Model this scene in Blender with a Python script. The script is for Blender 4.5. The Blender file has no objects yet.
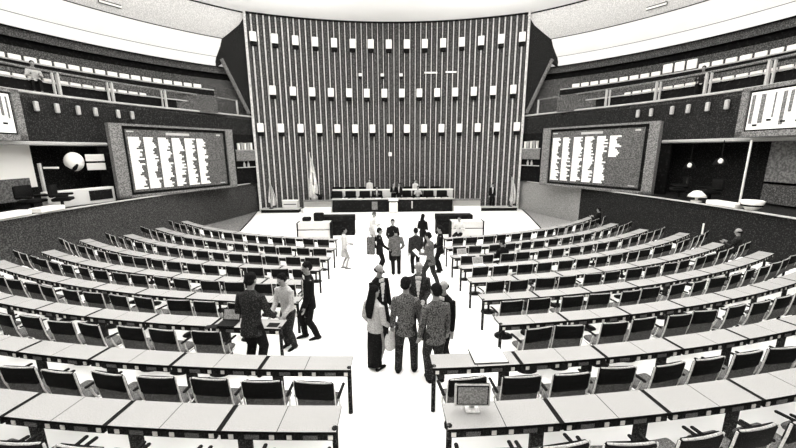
import bpy, math, random
from mathutils import Vector, Matrix, Quaternion
random.seed(7)
SC = bpy.context.scene
COL = SC.collection
PI = math.pi
R = math.radians

# ------------------------------------------------------------------ materials
def mat(name, a, b=None, scale=40.0, thr=0.5, soft=0.12, rough=0.95, spec=0.04, coord='Object', detail=2.0, metal=0.0):
    """paint/upholstery with an ink-like speckle: base colour a, speckle colour b"""
    m = bpy.data.materials.new(name); m.use_nodes = True
    nt = m.node_tree; p = nt.nodes['Principled BSDF']
    p.inputs['Roughness'].default_value = rough
    p.inputs['Specular IOR Level'].default_value = spec
    p.inputs['Metallic'].default_value = metal
    if not isinstance(a, tuple): a *= TONE
    if b is not None: b *= TONE
    ca = (a, a * .985, a * .96, 1) if not isinstance(a, tuple) else a + (1,)
    if b is None:
        p.inputs['Base Color'].default_value = ca
        return m
    cb = (b, b * .985, b * .96, 1)
    tc = nt.nodes.new('ShaderNodeTexCoord'); nz = nt.nodes.new('ShaderNodeTexNoise')
    nz.inputs['Scale'].default_value = scale; nz.inputs['Detail'].default_value = detail
    cr = nt.nodes.new('ShaderNodeValToRGB')
    cr.color_ramp.elements[0].position = max(0, thr - soft); cr.color_ramp.elements[0].color = ca
    cr.color_ramp.elements[1].position = min(1, thr + soft); cr.color_ramp.elements[1].color = cb
    nt.links.new(tc.outputs[coord], nz.inputs['Vector'])
    nt.links.new(nz.outputs['Fac'], cr.inputs['Fac'])
    nt.links.new(cr.outputs['Color'], p.inputs['Base Color'])
    return m

TONE = .78
M = {}
M['floor'] = mat('floor_paint', (0.92, 0.91, 0.89), None)
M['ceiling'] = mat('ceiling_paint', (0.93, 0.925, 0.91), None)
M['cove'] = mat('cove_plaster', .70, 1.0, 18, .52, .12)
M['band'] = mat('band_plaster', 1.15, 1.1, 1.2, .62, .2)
M['gal_grey'] = mat('gallery_grey', .07, .22, 20, .55, .08)
M['black'] = mat('matt_black', .012, .03, 8, .62, .08)
M['darkwall'] = mat('dark_wall', .022, .08, 20, .60, .08)
M['lowwall'] = mat('parapet_grey', .04, .13, 22, .55, .10)
M['lowdark'] = mat('parapet_dark', .02, .065, 22, .60, .08)
M['palewall'] = mat('pale_grey_wall', .26, .46, 22, .5, .10)
M['slat_back'] = mat('slat_backing', .04, .13, 20, .54, .10)
M['slat_rib'] = mat('slat_rib', .06, .19, 18, .54, .10)
M['slat_fin'] = mat('slat_fin', .50, .95, 14, .5, .15)
M['white'] = mat('white_paint', (.90, .88, .84), None, rough=.6)
M['offwhite'] = mat('pale_laminate', .70, .84, 60, .45, .15, rough=.6)
M['desk'] = mat('desk_laminate', .30, .45, 100, .46, .12, rough=.95)
M['desk_edge'] = mat('desk_dark_edge', .012, .03, 60, .6, .1)
M['fascia'] = mat('desk_fascia', .02, .06, 60, .58, .1)
M['grille'] = mat('speaker_grille', .10, .28, 90, .5, .1)
M['leg'] = mat('leg_metal', .03, .12, 60, .58, .08)
M['post'] = mat('post_metal', .015, .12, 40, .6, .08)
M['chair'] = mat('black_upholstery', .010, .035, 110, .60, .06)
M['chair_grey'] = mat('grey_upholstery', .07, .24, 110, .54, .08)
M['chair_top'] = mat('lit_top_tone', .30, .60, 60, .5, .12)  # pale tone standing in for light on the chair back tops
M['chrome'] = mat('chair_frame', .50, .85, 40, .45, .15, rough=.5, spec=.4)
M['dark_metal'] = mat('dark_metal', .012, .03, 40, .6, .1, rough=.5)
M['ledge'] = mat('ledge', .50, .66, 30, .5, .12)
M['greyframe'] = mat('screen_frame_grey', .14, .34, 24, .52, .08)
M['greyscreen'] = mat('screen_grey', .08, .20, 24, .52, .08)
M['lightscreen'] = mat('monitor_screen', .25, .48, 60, .5, .1)
M['midgrey'] = mat('mid_grey', .15, .32, 14, .52, .1)
M['window'] = mat('grey_window', .10, .22, 14, .5, .1)
M['skin'] = mat('skin', .26, .44, 60, .5, .15)
M['hair'] = mat('hair_dark', .008, .03, 70, .6, .08)
M['hair_grey'] = mat('hair_grey', .03, .16, 80, .5, .1)
M['suit'] = mat('suit_black', .010, .035, 60, .62, .06)
M['suit_dark'] = mat('suit_charcoal', .020, .09, 55, .58, .06)
M['suit_grey'] = mat('suit_grey', .035, .22, 62, .50, .06)
M['cloth_light'] = mat('cloth_light', .36, .62, 60, .48, .08)
M['cloth_white'] = mat('cloth_white', .55, .85, 50, .46, .1)
M['flag_light'] = mat('flag_light', .62, .82, 12, .5, .1)
M['flag_grey'] = mat('flag_grey', .10, .35, 10, .5, .1)
M['paper'] = mat('paper', (.90, .885, .85), None)
M['hedge'] = mat('leaf_dark', .01, .10, 15, .55, .1)

# ------------------------------------------------------------------ mesh builder
class MB:
    def __init__(s): s.v = []; s.f = []; s.m = []
    def add(s, vs, fs, mi=0):
        o = len(s.v); s.v += [tuple(v) for v in vs]
        for f in fs: s.f.append(tuple(i + o for i in f)); s.m.append(mi)
        return s
    def box(s, c, d, mi=0, rz=0.0, top=None):
        x, y, z = d[0] / 2, d[1] / 2, d[2] / 2
        t = top or (1, 1)
        vs = [(-x, -y, -z), (x, -y, -z), (x, y, -z), (-x, y, -z), (-x * t[0], -y * t[1], z), (x * t[0], -y * t[1], z), (x * t[0], y * t[1], z), (-x * t[0], y * t[1], z)]
        cr, sr = math.cos(rz), math.sin(rz)
        vs = [(c[0] + a * cr - b * sr, c[1] + a * sr + b * cr, c[2] + e) for a, b, e in vs]
        return s.add(vs, [(3, 2, 1, 0), (4, 5, 6, 7), (0, 1, 5, 4), (1, 2, 6, 5), (2, 3, 7, 6), (3, 0, 4, 7)], mi)
    def rbox(s, c, d, r=.02, mi=0, fn=None):
        """box with rounded edges (chamfer rings along z), optional vertex warp"""
        x, y, z = d[0] / 2, d[1] / 2, d[2] / 2
        r = min(r, x * .9, y * .9, z * .9)
        rings = []
        for (zz, ins) in ((-z, r), (-z + r * .3, r * .3), (-z + r, 0), (z - r, 0), (z - r * .3, r * .3), (z, r)):
            a, b = x - ins, y - ins; q = r
            ring = []
            for (cx, cy, st) in ((a - q, b - q, 0), (-(a - q), b - q, 90), (-(a - q), -(b - q), 180), (a - q, -(b - q), 270)):
                for k in range(4):
                    an = R(st + 30 * k); ring.append((cx + q * math.cos(an), cy + q * math.sin(an), zz))
            rings.append(ring)
        n = 16; vs = [p for ring in rings for p in ring]
        if fn: vs = [fn(p) for p in vs]
        vs = [(p[0] + c[0], p[1] + c[1], p[2] + c[2]) for p in vs]
        fs = [tuple(reversed(range(n)))]
        for k in range(len(rings) - 1):
            for i in range(n):
                j = (i + 1) % n; fs.append((k * n + i, k * n + j, (k + 1) * n + j, (k + 1) * n + i))
        fs.append(tuple(range((len(rings) - 1) * n, len(rings) * n)))
        return s.add(vs, fs, mi)
    def loft(s, pts, rads, n=10, side=None, caps=True, mi=0):
        """sweep ellipses (a along side, b across) along pts; rounded ends when caps"""
        P = [Vector(p) for p in pts]; A = [(r, r) if not isinstance(r, tuple) else r for r in rads]
        if caps:
            d0 = (P[0] - P[1]).normalized(); d1 = (P[-1] - P[-2]).normalized()
            h0 = min(A[0]); h1 = min(A[-1])
            pre = [(P[0] + d0 * h0 * q, (A[0][0] * w, A[0][1] * w)) for q, w in ((.98, .2), (.8, .6), (.45, .89))]
            post = [(P[-1] + d1 * h1 * q, (A[-1][0] * w, A[-1][1] * w)) for q, w in ((.45, .89), (.8, .6), (.98, .2))]
            P = [x for x, _ in pre] + P + [x for x, _ in post]; A = [x for _, x in pre] + A + [x for _, x in post]
        rings = []; prev = None
        for i, p in enumerate(P):
            t = (P[min(i + 1, len(P) - 1)] - P[max(i - 1, 0)])
            t = t.normalized() if t.length > 1e-9 else Vector((0, 0, 1))
            if side is not None: u = Vector(side)
            elif prev is not None: u = prev
            else: u = Vector((1, 0, 0)) if abs(t.x) < .9 else Vector((0, 1, 0))
            u = (u - t * u.dot(t)); u = u.normalized() if u.length > 1e-6 else t.orthogonal().normalized()
            w = t.cross(u); prev = u
            a, b = A[i]
            rings.append([p + u * (a * math.cos(2 * PI * k / n)) + w * (b * math.sin(2 * PI * k / n)) for k in range(n)])
        vs = [q for ring in rings for q in ring]; fs = [tuple(reversed(range(n)))]
        for k in range(len(rings) - 1):
            for i in range(n):
                j = (i + 1) % n; fs.append((k * n + i, k * n + j, (k + 1) * n + j, (k + 1) * n + i))
        fs.append(tuple(range((len(rings) - 1) * n, len(rings) * n)))
        return s.add(vs, fs, mi)
    def tube(s, pts, r, n=8, mi=0): return s.loft(pts, [r] * len(pts), n, None, False, mi)
    def ball(s, c, r, n=12, mi=0):
        rx, ry, rz = r if isinstance(r, tuple) else (r, r, r)
        m = max(6, n // 2 + 2)
        vs = [(c[0], c[1], c[2] - rz)]
        for k in range(1, m):
            an = -PI / 2 + PI * k / m
            for i in range(n):
                b = 2 * PI * i / n; vs.append((c[0] + rx * math.cos(an) * math.cos(b), c[1] + ry * math.cos(an) * math.sin(b), c[2] + rz * math.sin(an)))
        vs.append((c[0], c[1], c[2] + rz)); L = len(vs) - 1
        fs = [(0, 1 + (i + 1) % n, 1 + i) for i in range(n)]
        for k in range(m - 2):
            for i in range(n):
                j = (i + 1) % n; a = 1 + k * n; fs.append((a + i, a + j, a + n + j, a + n + i))
        a = 1 + (m - 2) * n
        fs += [(a + i, a + (i + 1) % n, L) for i in range(n)]
        return s.add(vs, fs, mi)
    def lathe(s, c, prof, n=16, mi=0):
        vs = []; fs = []
        for (r, z) in prof:
            for i in range(n): vs.append((c[0] + r * math.cos(2 * PI * i / n), c[1] + r * math.sin(2 * PI * i / n), c[2] + z))
        for k in range(len(prof) - 1):
            for i in range(n):
                j = (i + 1) % n; fs.append((k * n + i, k * n + j, (k + 1) * n + j, (k + 1) * n + i))
        fs.append(tuple(reversed(range(n)))); fs.append(tuple(range((len(prof) - 1) * n, len(prof) * n)))
        return s.add(vs, fs, mi)
    def wallstrip(s, path, z0, z1, th=.15, mi=0):
        """upright wall along a 2D path with thickness outward (to the outside of the room)"""
        n = len(path); out = []
        for i in range(n):
            a = Vector(path[max(i - 1, 0)]); b = Vector(path[min(i + 1, n - 1)]); t = (b - a).normalized()
            nn = Vector((t.y, -t.x)); p = Vector(path[i])
            if nn.dot(p - Vector((0, 12))) < 0: nn = -nn
            out.append(p + nn * th)
        vs = []
        for i in range(n):
            a = path[i]; b = out[i]
            zz0 = z0(a) if callable(z0) else z0
            vs += [(a[0], a[1], zz0), (a[0], a[1], z1), (b[0], b[1], z1), (b[0], b[1], zz0)]
        fs = [(0, 1, 2, 3)]
        for i in range(n - 1):
            o = 4 * i; q = o + 4
            for k in range(4):
                l = (k + 1) % 4; fs.append((o + k, q + k, q + l, o + l))
        fs.append((4 * n - 4, 4 * n - 1, 4 * n - 2, 4 * n - 3))
        return s.add(vs, fs, mi)
    def mesh(s, name, mats, smooth=False):
        me = bpy.data.meshes.new(name); me.from_pydata(s.v, [], s.f)
        for m in mats: me.materials.append(M[m])
        if len(mats) > 1: me.polygons.foreach_set('material_index', s.m)
        if smooth: me.polygons.foreach_set('use_smooth', [True] * len(me.polygons))
        me.update(); return me
    def obj(s, name, mats, parent=None, smooth=False, loc=None):
        if isinstance(mats, str): mats = [mats]
        return link(name, s.mesh(name, mats, smooth), parent, loc)

def link(name, data, parent=None, loc=None, rz=0.0):
    o = bpy.data.objects.new(name, data); COL.objects.link(o)
    if parent is not None: o.parent = parent
    if loc is not None: o.location = loc
    if rz: o.rotation_euler = (0, 0, rz)
    return o
def tag(o, label, cat, group=None):
    o['label'] = label; o['category'] = cat
    if group: o['group'] = group
    return o
def thing(name, label, cat, loc=(0, 0, 0), rz=0.0, group=None):
    o = link(name, None, None, loc, rz); o.empty_display_size = .1
    return tag(o, label, cat, group)
def struct(o): o['kind'] = 'structure'; return o

ORD = ['', 'first', 'second', 'third', 'fourth', 'fifth', 'sixth', 'seventh', 'eighth', 'ninth', 'tenth', 'eleventh', 'twelfth', 'thirteenth', 'fourteenth', 'fifteenth', 'sixteenth', 'seventeenth', 'eighteenth', 'nineteenth', 'twentieth', 'twenty-first', 'twenty-second', 'twenty-third', 'twenty-fourth', 'twenty-fifth']
ORD += ['twenty-' + ORD[k] for k in range(6, 10)] + ['thirtieth'] + ['thirty-' + ORD[k] for k in range(1, 10)]
SIDE = {-1: 'full-column screen side', 1: 'short-column screen side'}

# ------------------------------------------------------------------ layout
YC = 31.0                          # centre of the desk arcs, 31 m ahead of the camera
SL = .0921
def dd(x, y): return YC - math.hypot(x, y - YC)
def fz(x, y): return max(0.0, 1.2 - SL * dd(x, y))
FAR = [3.53, 4.70, 6.06, 7.40, 8.78, 10.24, 11.79, 13.4, 14.85]
DEPTH = [.39, .34, .35, .35, .36, .36, .37, .38, .34]
S0 = [.58, .57, 1.96, 2.0, 2.04, 2.08, 2.1, 2.15, 2.3]
UNIT = [1.25, 1.29, 1.32, 1.32, 1.32, 1.32, 1.32, 1.32, 1.32]
XEND = [7.6, 9.6, 12.0, 12.1, 12.3, 12.5, 12.3, 12.0, 11.4]

def spline(pts, n=8):
    out = []; P = [Vector(p) for p in pts]
    for i in range(len(P) - 1):
        p0 = P[max(i - 1, 0)]; p1 = P[i]; p2 = P[i + 1]; p3 = P[min(i + 2, len(P) - 1)]
        for k in range(n):
            t = k / n
            out.append(tuple(.5 * ((2 * p1) + (p2 - p0) * t + (2 * p0 - 5 * p1 + 4 * p2 - p3) * t * t + (3 * p1 - p0 - 3 * p2 + p3) * t ** 3)))
    out.append(tuple(P[-1])); return out
RAILP = spline([(10.12, 27.0), (12.1, 23.3), (13.85, 20.1), (14.9, 17.2), (15.35, 15.0), (15.5, 12.5), (15.2, 9), (14.3, 5.5)])
LOWP = spline([(10.1, 27.0), (10.75, 24.4), (11.65, 21.6), (12.55, 18.6), (13.15, 15.6), (13.5, 12.6), (13.6, 9), (13.2, 5.0), (12.2, 1.0)])
def mir(path, s): return [(p[0] * s, p[1]) for p in path]
def along(path, dist):
    """point and tangent at arc length dist"""
    acc = 0
    for i in range(len(path) - 1):
        a = Vector(path[i]); b = Vector(path[i + 1]); L = (b - a).length
        if acc + L >= dist: return a + (b - a) * ((dist - acc) / L), (b - a).normalized()
        acc += L
    return Vector(path[-1]), (Vector(path[-1]) - Vector(path[-2])).normalized()
def circ(r, a0, a1, n=40, cy=12.0):
    return [(r * math.sin(R(a0 + (a1 - a0) * k / n)), cy + r * math.cos(R(a0 + (a1 - a0) * k / n))) for k in range(n + 1)]
def a_at(r, Y=27.0, cy=12.0): return math.degrees(math.acos((Y - cy) / r))

# ------------------------------------------------------------------ setting: floor
mb = MB(); nx, ny = 124, 150
for j in range(ny + 1):
    for i in range(nx + 1):
        x = -15.5 + 31 * i / nx; y = -7 + 36.5 * j / ny
        mb.v.append((x, y, fz(x, y)))
for j in range(ny):
    for i in range(nx):
        a = j * (nx + 1) + i; mb.f.append((a, a + 1, a + nx + 2, a + nx + 1)); mb.m.append(0)
struct(mb.obj('floor', 'floor', smooth=True))
# grey carpet borders between the white floor and the side walls
for s, mt, pts in ((-1, 'midgrey', [(-10.2, 26.9), (-9.4, 23.4), (-8.65, 19.9), (-9.6, 19.0), (-11.6, 21.4), (-10.9, 23.6)]),
                   (1, 'palewall', [(10.3, 26.9), (9.7, 23.8), (8.7, 19.3), (9.7, 18.4), (11.7, 21.3), (10.95, 23.6)])):
    mb = MB(); n = len(pts)
    vs = [(p[0], p[1], .0) for p in pts] + [(p[0], p[1], .035) for p in pts]
    fs = [tuple(range(n, 2 * n))] + [(i, (i + 1) % n, n + (i + 1) % n, n + i) for i in range(n)]
    mb.add(vs, fs, 0)
    for a, b in ((0, 1), (1, 2)):
        mb.tube([(pts[a][0], pts[a][1], .04), (pts[b][0], pts[b][1], .04)], .035, 6, 1)
    struct(mb.obj('trim_%d' % (1 if s < 0 else 2), [mt, 'black']))

# ------------------------------------------------------------------ setting: slatted front wall
RB = 26.5; YB = 29.0; CY = YB - RB       # arc of the front wall
def wallpt(x, off=0.0):
    a = math.asin(x / RB); r = RB - off
    return r * math.sin(a), CY + r * math.cos(a), a
ZT = 13.95                                # ceiling height
AW = math.asin(10.02 / RB)
mb = MB()
path = [(RB * math.sin(-AW + 2 * AW * k / 40), CY + RB * math.cos(-AW + 2 * AW * k / 40)) for k in range(41)]
n = len(path); vs = []
for p in path: vs += [(p[0], p[1], 0), (p[0], p[1], ZT + .1)]
back = [(p[0] * 1.02, p[1] + .35) for p in path]
for p in back: vs += [(p[0], p[1], 0), (p[0], p[1], ZT + .1)]
fs = []
for i in range(n - 1):
    fs.append((2 * i, 2 * i + 2, 2 * i + 3, 2 * i + 1)); o = 2 * n
    fs.append((o + 2 * i, o + 2 * i + 1, o + 2 * i + 3, o + 2 * i + 2))
mb.add(vs, fs, 0)
NS = 50; random.seed(3)
for k in range(NS + 1):
    a = -AW + 2 * AW * k / NS
    edge = abs(k - NS / 2) / (NS / 2)
    for (da, w, dep, mi, z0) in ((0, (.045 + .06 * edge), .26, 2, 0.0), (AW / NS * .95, .15, .12, 1, 0.0), (AW / NS * 1.35, .035, .2, 1, 0.0)):
        if w == .035 and edge > .5: continue
        aa = a + da
        if aa > AW + 1e-6: continue
        r = RB - dep / 2; x, y = r * math.sin(aa), CY + r * math.cos(aa)
        mb.box((x, y, ZT / 2), (w, dep, ZT - .12), mi, -aa)
for sx in (-1, 1):     # pale edge boards closing the slats
    aa = AW * sx; r = RB - .2; mb.box((r * math.sin(aa), CY + r * math.cos(aa), ZT / 2), (.16, .5, ZT), 2, -aa)
struct(mb.obj('wall_front', ['slat_back', 'slat_rib', 'slat_fin']))
# dark line where slats meet the ceiling
mb = MB(); vs = []
mb.wallstrip([(p[0] * .985, p[1] - .36) for p in path], ZT - .1, ZT + .02, .1)
struct(mb.obj('trim_3', 'black'))
# wall lamps in three rows
lamp_body = MB().rbox((0, -.12, .33), (.44, .24, .62), .03).mesh('shade', ['white'])
lamp_under = MB().rbox((0, -.11, -.13), (.40, .22, .28), .03).mesh('lamp_shadow', ['black'])  # black block stands in for the shadow below the lamp
rows3 = [('top', [256.5, 276.7, 293, 312, 331.5, 351, 370, 388.5, 407, 425.6, 443.5, 464.5, 484, 503, 523], 12.05),
         ('middle', [270, 289, 308, 327.5, 345.5, 364, 380, 398.5, 416, 434, 452, 472.5, 491.5, 510], 8.55),
         ('bottom', [262, 281, 300.7, 318.6, 336.6, 354.8, 371, 390, 407, 424.5, 442.5, 460.7, 480.5, 499, 517.7], 5.9)]
def px2x(px):  # column of the wall seen at that bearing -> x along the wall
    return max(-9.72, min(9.72, (px - 389.6) * (.0733 if True else 0)))
for rn, xs, z in rows3:
    for i, px in enumerate(xs):
        x = -9.6 + 19.25 * (i + .0 if rn != 'middle' else i + .72) / 14.0
        x = max(-9.75, min(9.75, x))
        wx, wy, a = wallpt(x, .27)
        t = thing('wall_lamp', 'small white wall lamp, %s from the full-column screen, %s lamp row on the slats' % (ORD[i + 1], rn), 'lamp', (wx, wy, z), -a, 'wall lamps on the slatted front wall')
        link('shade', lamp_body, t); link('lamp_shadow', lamp_under, t)
# little row of fixtures between the top and the middle lamps
fx = MB().rbox((0, -.06, .12), (.26, .12, .2), .02).mesh('shade', ['white'])
fb = MB().rbox((0, -.06, -.08), (.24, .12, .18), .02).mesh('lamp_shadow', ['black'])  # black block again stands for the shadow under the fixture
for i, x in enumerate((-2.2, -.5, .95)):
    wx, wy, a = wallpt(x, .27)
    t = thing('spotlight', 'tiny white spotlight high on the slats, %s of three above the middle lamp row' % ORD[i + 1], 'lamp', (wx, wy, 10.1), -a, 'tiny spotlights on the slats')
    link('shade', fx, t); link('lamp_shadow', fb, t)
for i, (x0, x1) in enumerate(((2.75, 3.75), (4.35, 5.2))):
    wx, wy, a = wallpt((x0 + x1) / 2, .27)
    tag(MB().rbox((0, -.04, 0), (x1 - x0, .08, .12), .02).obj('strip_light', 'white', loc=(wx, wy, 10.35)), 'thin pale strip light on the slats, %s the wall centre' % ('closer to' if i == 0 else 'further from'), 'lamp')
# a small pale plate on the wall centre
wx, wy, a = wallpt(0.05, .27)
tag(MB().rbox((0, -.03, 0), (.26, .06, .3), .02).obj('wall_plate', 'white', loc=(wx, wy, 4.25)), 'small pale plate on the slatted wall above the presiding table', 'plate')

# ------------------------------------------------------------------ setting: ceiling, cove, band, gallery shell
RC, RL1, RL2 = 17.95, 19.0, 19.45
ZL1, ZL2 = 12.3, 10.5
mb = MB()
ring = circ(RC, -180, 180, 96)[:-1]
def clipy(p):   # the disc stops at the slatted wall
    lim = CY + math.sqrt(RB * RB - min(p[0] * p[0], RB * RB * .9)) + .3
    return (p[0], min(p[1], lim))
ring = [clipy(p) for p in ring]
c0 = len(mb.v); mb.add([(p[0], p[1], ZT) for p in ring] + [(p[0], p[1], ZT + .25) for p in ring], [tuple(range(95, -1, -1)), tuple(range(96, 192))] + [(i, (i + 1) % 96, 96 + (i + 1) % 96, 96 + i) for i in range(96)], 0)
struct(mb.obj('ceiling', 'ceiling'))
def ringsurf(prof, a0, a1, n=60):
    """surface of revolution about (0,12): prof is [(r,z)...]; both sides given separately by the sign of the angles"""
    mb = MB(); vs = []; k = len(prof)
    for i in range(n + 1):
        for (r, z) in prof:
            aa = a0(r) + (a1 - a0(r)) * i / n
            vs.append((r * math.sin(R(aa)), 12 + r * math.cos(R(aa)), z))
    fs = []
    for i in range(n):
        for j in range(k - 1):
            a = i * k + j; fs.append((a, a + 1, a + k + 1, a + k))
    mb.add(vs, fs, 0); return mb
for s, nm in ((-1, 'left'), (1, 'right')):
    st = lambda r: s * a_at(r, 27.03)
    en = s * 128
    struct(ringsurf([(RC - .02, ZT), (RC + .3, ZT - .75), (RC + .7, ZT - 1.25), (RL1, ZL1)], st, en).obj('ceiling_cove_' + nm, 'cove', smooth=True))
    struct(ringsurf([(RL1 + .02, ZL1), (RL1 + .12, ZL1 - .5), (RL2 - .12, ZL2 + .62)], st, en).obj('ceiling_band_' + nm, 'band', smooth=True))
    struct(ringsurf([(RL2 - .1, ZL2 + .6), (RL2, ZL2)], st, en).obj('ceiling_edge_' + nm, 'ceiling'))
    mb = MB()
    for rr, z in ((RC - .04, ZT - .03), (RL1, ZL1), (RL2 - .12, ZL2 + .61)):
        w = .05 if rr < 18 else (.028 if rr < 19.2 else .012)
        pts = [(rr * math.sin(R(st(rr) + (en - st(rr)) * i / 60)), 12 + rr * math.cos(R(st(rr) + (en - st(rr)) * i / 60)), z) for i in range(61)]
        mb.tube(pts, w, 6)
    struct(mb.obj('trim_%d' % (4 if s < 0 else 5), 'black'))
    # gallery back wall: grey fascia, recess coloured black for its shadow, grey wall
    st2 = lambda r: s * a_at(r, 29.6)
    struct(ringsurf([(RL2 + .3, ZL2 + .02), (RL2 + .25, ZL2 - .42)], st2, en).obj('wall_gallery_fascia_' + nm, 'gal_grey'))
    struct(ringsurf([(RL2 - .02, ZL2), (RL2 + .3, ZL2)], st2, en).obj('ceiling_lip_' + nm, 'black'))
    struct(ringsurf([(RL2 + .25, ZL2 - .42), (RL2 + .6, ZL2 - .42), (RL2 + .6, ZL2 - .9), (RL2 + .1, ZL2 - .9)], st2, en).obj('wall_gallery_recess_' + nm, 'black'))
    struct(ringsurf([(RL2 + .1, ZL2 - .88), (RL2 + .05, 7.0)], st2, en).obj('wall_gallery_' + nm, 'gal_grey'))
    # dark wing wall and its pale sloping edge beside the slats
    mb = MB(); pl = [(9.9, ZT + .05), (12.4, ZT + .05), (12.3, 10.5), (11.9, 10.75), (10.12, 7.0), (9.9, 7.0)]
    n = len(pl); vs = [(s * p[0], 27.0, p[1]) for p in pl] + [(s * p[0], 27.25, p[1]) for p in pl]
    mb.add(vs, [tuple(range(n)), tuple(range(2 * n - 1, n - 1, -1))] + [(i, n + i, n + (i + 1) % n, (i + 1) % n) for i in range(n)], 0)
    struct(mb.obj('wall_wing_' + nm, 'darkwall'))
    mb = MB(); mb.loft([(s * 11.85, 26.95, 10.95), (s * 11.0, 26.95, 9.0), (s * 10.22, 26.95, 7.2)], [(.13, .05)] * 3, 6, (1, 0, 0), False)
    struct(mb.obj('trim_%d' % (6 if s < 0 else 7), 'greyframe'))
    # tier: lower gallery floor, riser bands and the upper tier floor
    inner = mir(RAILP, s)
    mb = MB(); outp = circ(19.5, s * a_at(19.5, 27.6), s * 118, len(inner) - 1)
    vs = []
    for a, b in zip(inner, outp): vs += [(a[0], a[1], 6.98), (b[0], b[1], 6.98), (a[0], a[1], 6.8), (b[0], b[1], 6.8)]
    fs = []
    for i in range(len(inner) - 1):
        o = 4 * i; fs += [(o, o + 4, o + 5, o + 1), (o + 2, o + 3, o + 7, o + 6), (o, o + 2, o + 6, o + 4)]
    mb.add(vs, fs); struct(mb.obj('floor_gallery_' + nm, 'gal_grey'))
    stp = s * a_at(17.1, 24.6)
    for (r0, r1, z0, z1, mt) in ((16.55, 16.6, 6.98, 8.05, 'gal_grey'), (16.95, 17.0, 7.95, 8.42, 'black')):
        mb = ringsurf([(r0, z0), (r0, z1), (r1 + .4, z1)], lambda r: stp, en)
        struct(mb.obj('wall_tier_' + nm, mt))
    mb = MB(); mb.tube([(p[0], p[1], 8.47) for p in circ(16.93, stp, en, 40)], .035, 6)
    struct(mb.obj('trim_%d' % (8 if s < 0 else 9), 'ledge'))
    mb = ringsurf([(16.93, 8.42), (18.2, 8.45), (18.2, 8.3)], lambda r: stp, en); struct(mb.obj('floor_tier_' + nm, 'black'))
    # balcony front and parapet
    struct(MB().wallstrip(inner, 4.95, 6.98, .14).obj('wall_balcony_' + nm, 'darkwall'))
    mb = MB(); mb.loft([(p[0], p[1], 7.02) for p in inner], [(.06, .06)] * len(inner), 6, (0, 0, 1), False)
    struct(mb.obj('trim_%d' % (10 if s < 0 else 11), 'ledge'))
    i0 = next(i for i, p in enumerate(inner) if p[1] < 18.6)
    mb = MB(); mb.loft([(p[0] * .995, p[1], 4.9) for p in inner[i0:]], [(.09, .09)] * len(inner[i0:]), 6, (0, 0, 1), False)
    struct(mb.obj('trim_%d' % (12 if s < 0 else 13), 'ledge'))
    struct(MB().wallstrip(inner[:i0 + 2], 2.1, 4.95, .14).obj('wall_niche_' + nm, 'black'))
    # booth behind the ledge: floor and back wall
    low = mir(LOWP, s); q = min(len(low), len(inner)); vs = []; fs = []
    outb = [(p[0] * 1.12, p[1] + .25) for p in inner]
    iy = lambda path, y: next((p for p in path if p[1] <= y), path[-1])
    ys = [23 - k * .6 for k in range(32)]
    for y in ys:
        a = iy(low, y); b = iy(outb, y); vs += [(a[0] + s * .1, a[1], 2.15), (b[0], b[1], 2.15)]
    for k in range(len(ys) - 1): fs.append((2 * k, 2 * k + 1, 2 * k + 3, 2 * k + 2))
    mb = MB(); mb.add(vs, fs); struct(mb.obj('floor_booth_' + nm, 'darkwall'))
    struct(MB().wallstrip([p for p in outb if p[1] < 22], 2.1, 5.0, .1).obj('wall_booth_' + nm, 'darkwall'))
    mb = MB(); vs = []; fs = []
    for y in ys:
        a = iy(inner, y); b = iy(outb, y); vs += [(a[0], a[1], 4.96), (b[0], b[1], 4.96)]
    for k in range(len(ys) - 1): fs.append((2 * k, 2 * k + 1, 2 * k + 3, 2 * k + 2))
    mb.add(vs, fs); struct(mb.obj('ceiling_booth_' + nm, 'black'))
    # lower parapet wall with pale ledge
    fl = lambda p: fz(p[0], p[1]) - .1
    if s < 0:
        struct(MB().wallstrip(low, fl, 2.2, .16).obj('wall_left', 'lowwall', smooth=False))
    else:
        k = next(i for i, p in enumerate(low) if p[1] < 21.4)
        struct(MB().wallstrip(low[:k + 1], fl, 2.2, .16).obj('wall_right_end', 'palewall'))
        struct(MB().wallstrip(low[k:], fl, 2.2, .16).obj('wall_right', 'lowdark'))
    mb = MB(); mb.loft([(p[0], p[1], 2.22) for p in low], [(.035, .12)] * len(low), 6, (0, 0, 1), False)
    struct(mb.obj('trim_%d' % (14 if s < 0 else 15), 'ledge'))

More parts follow.
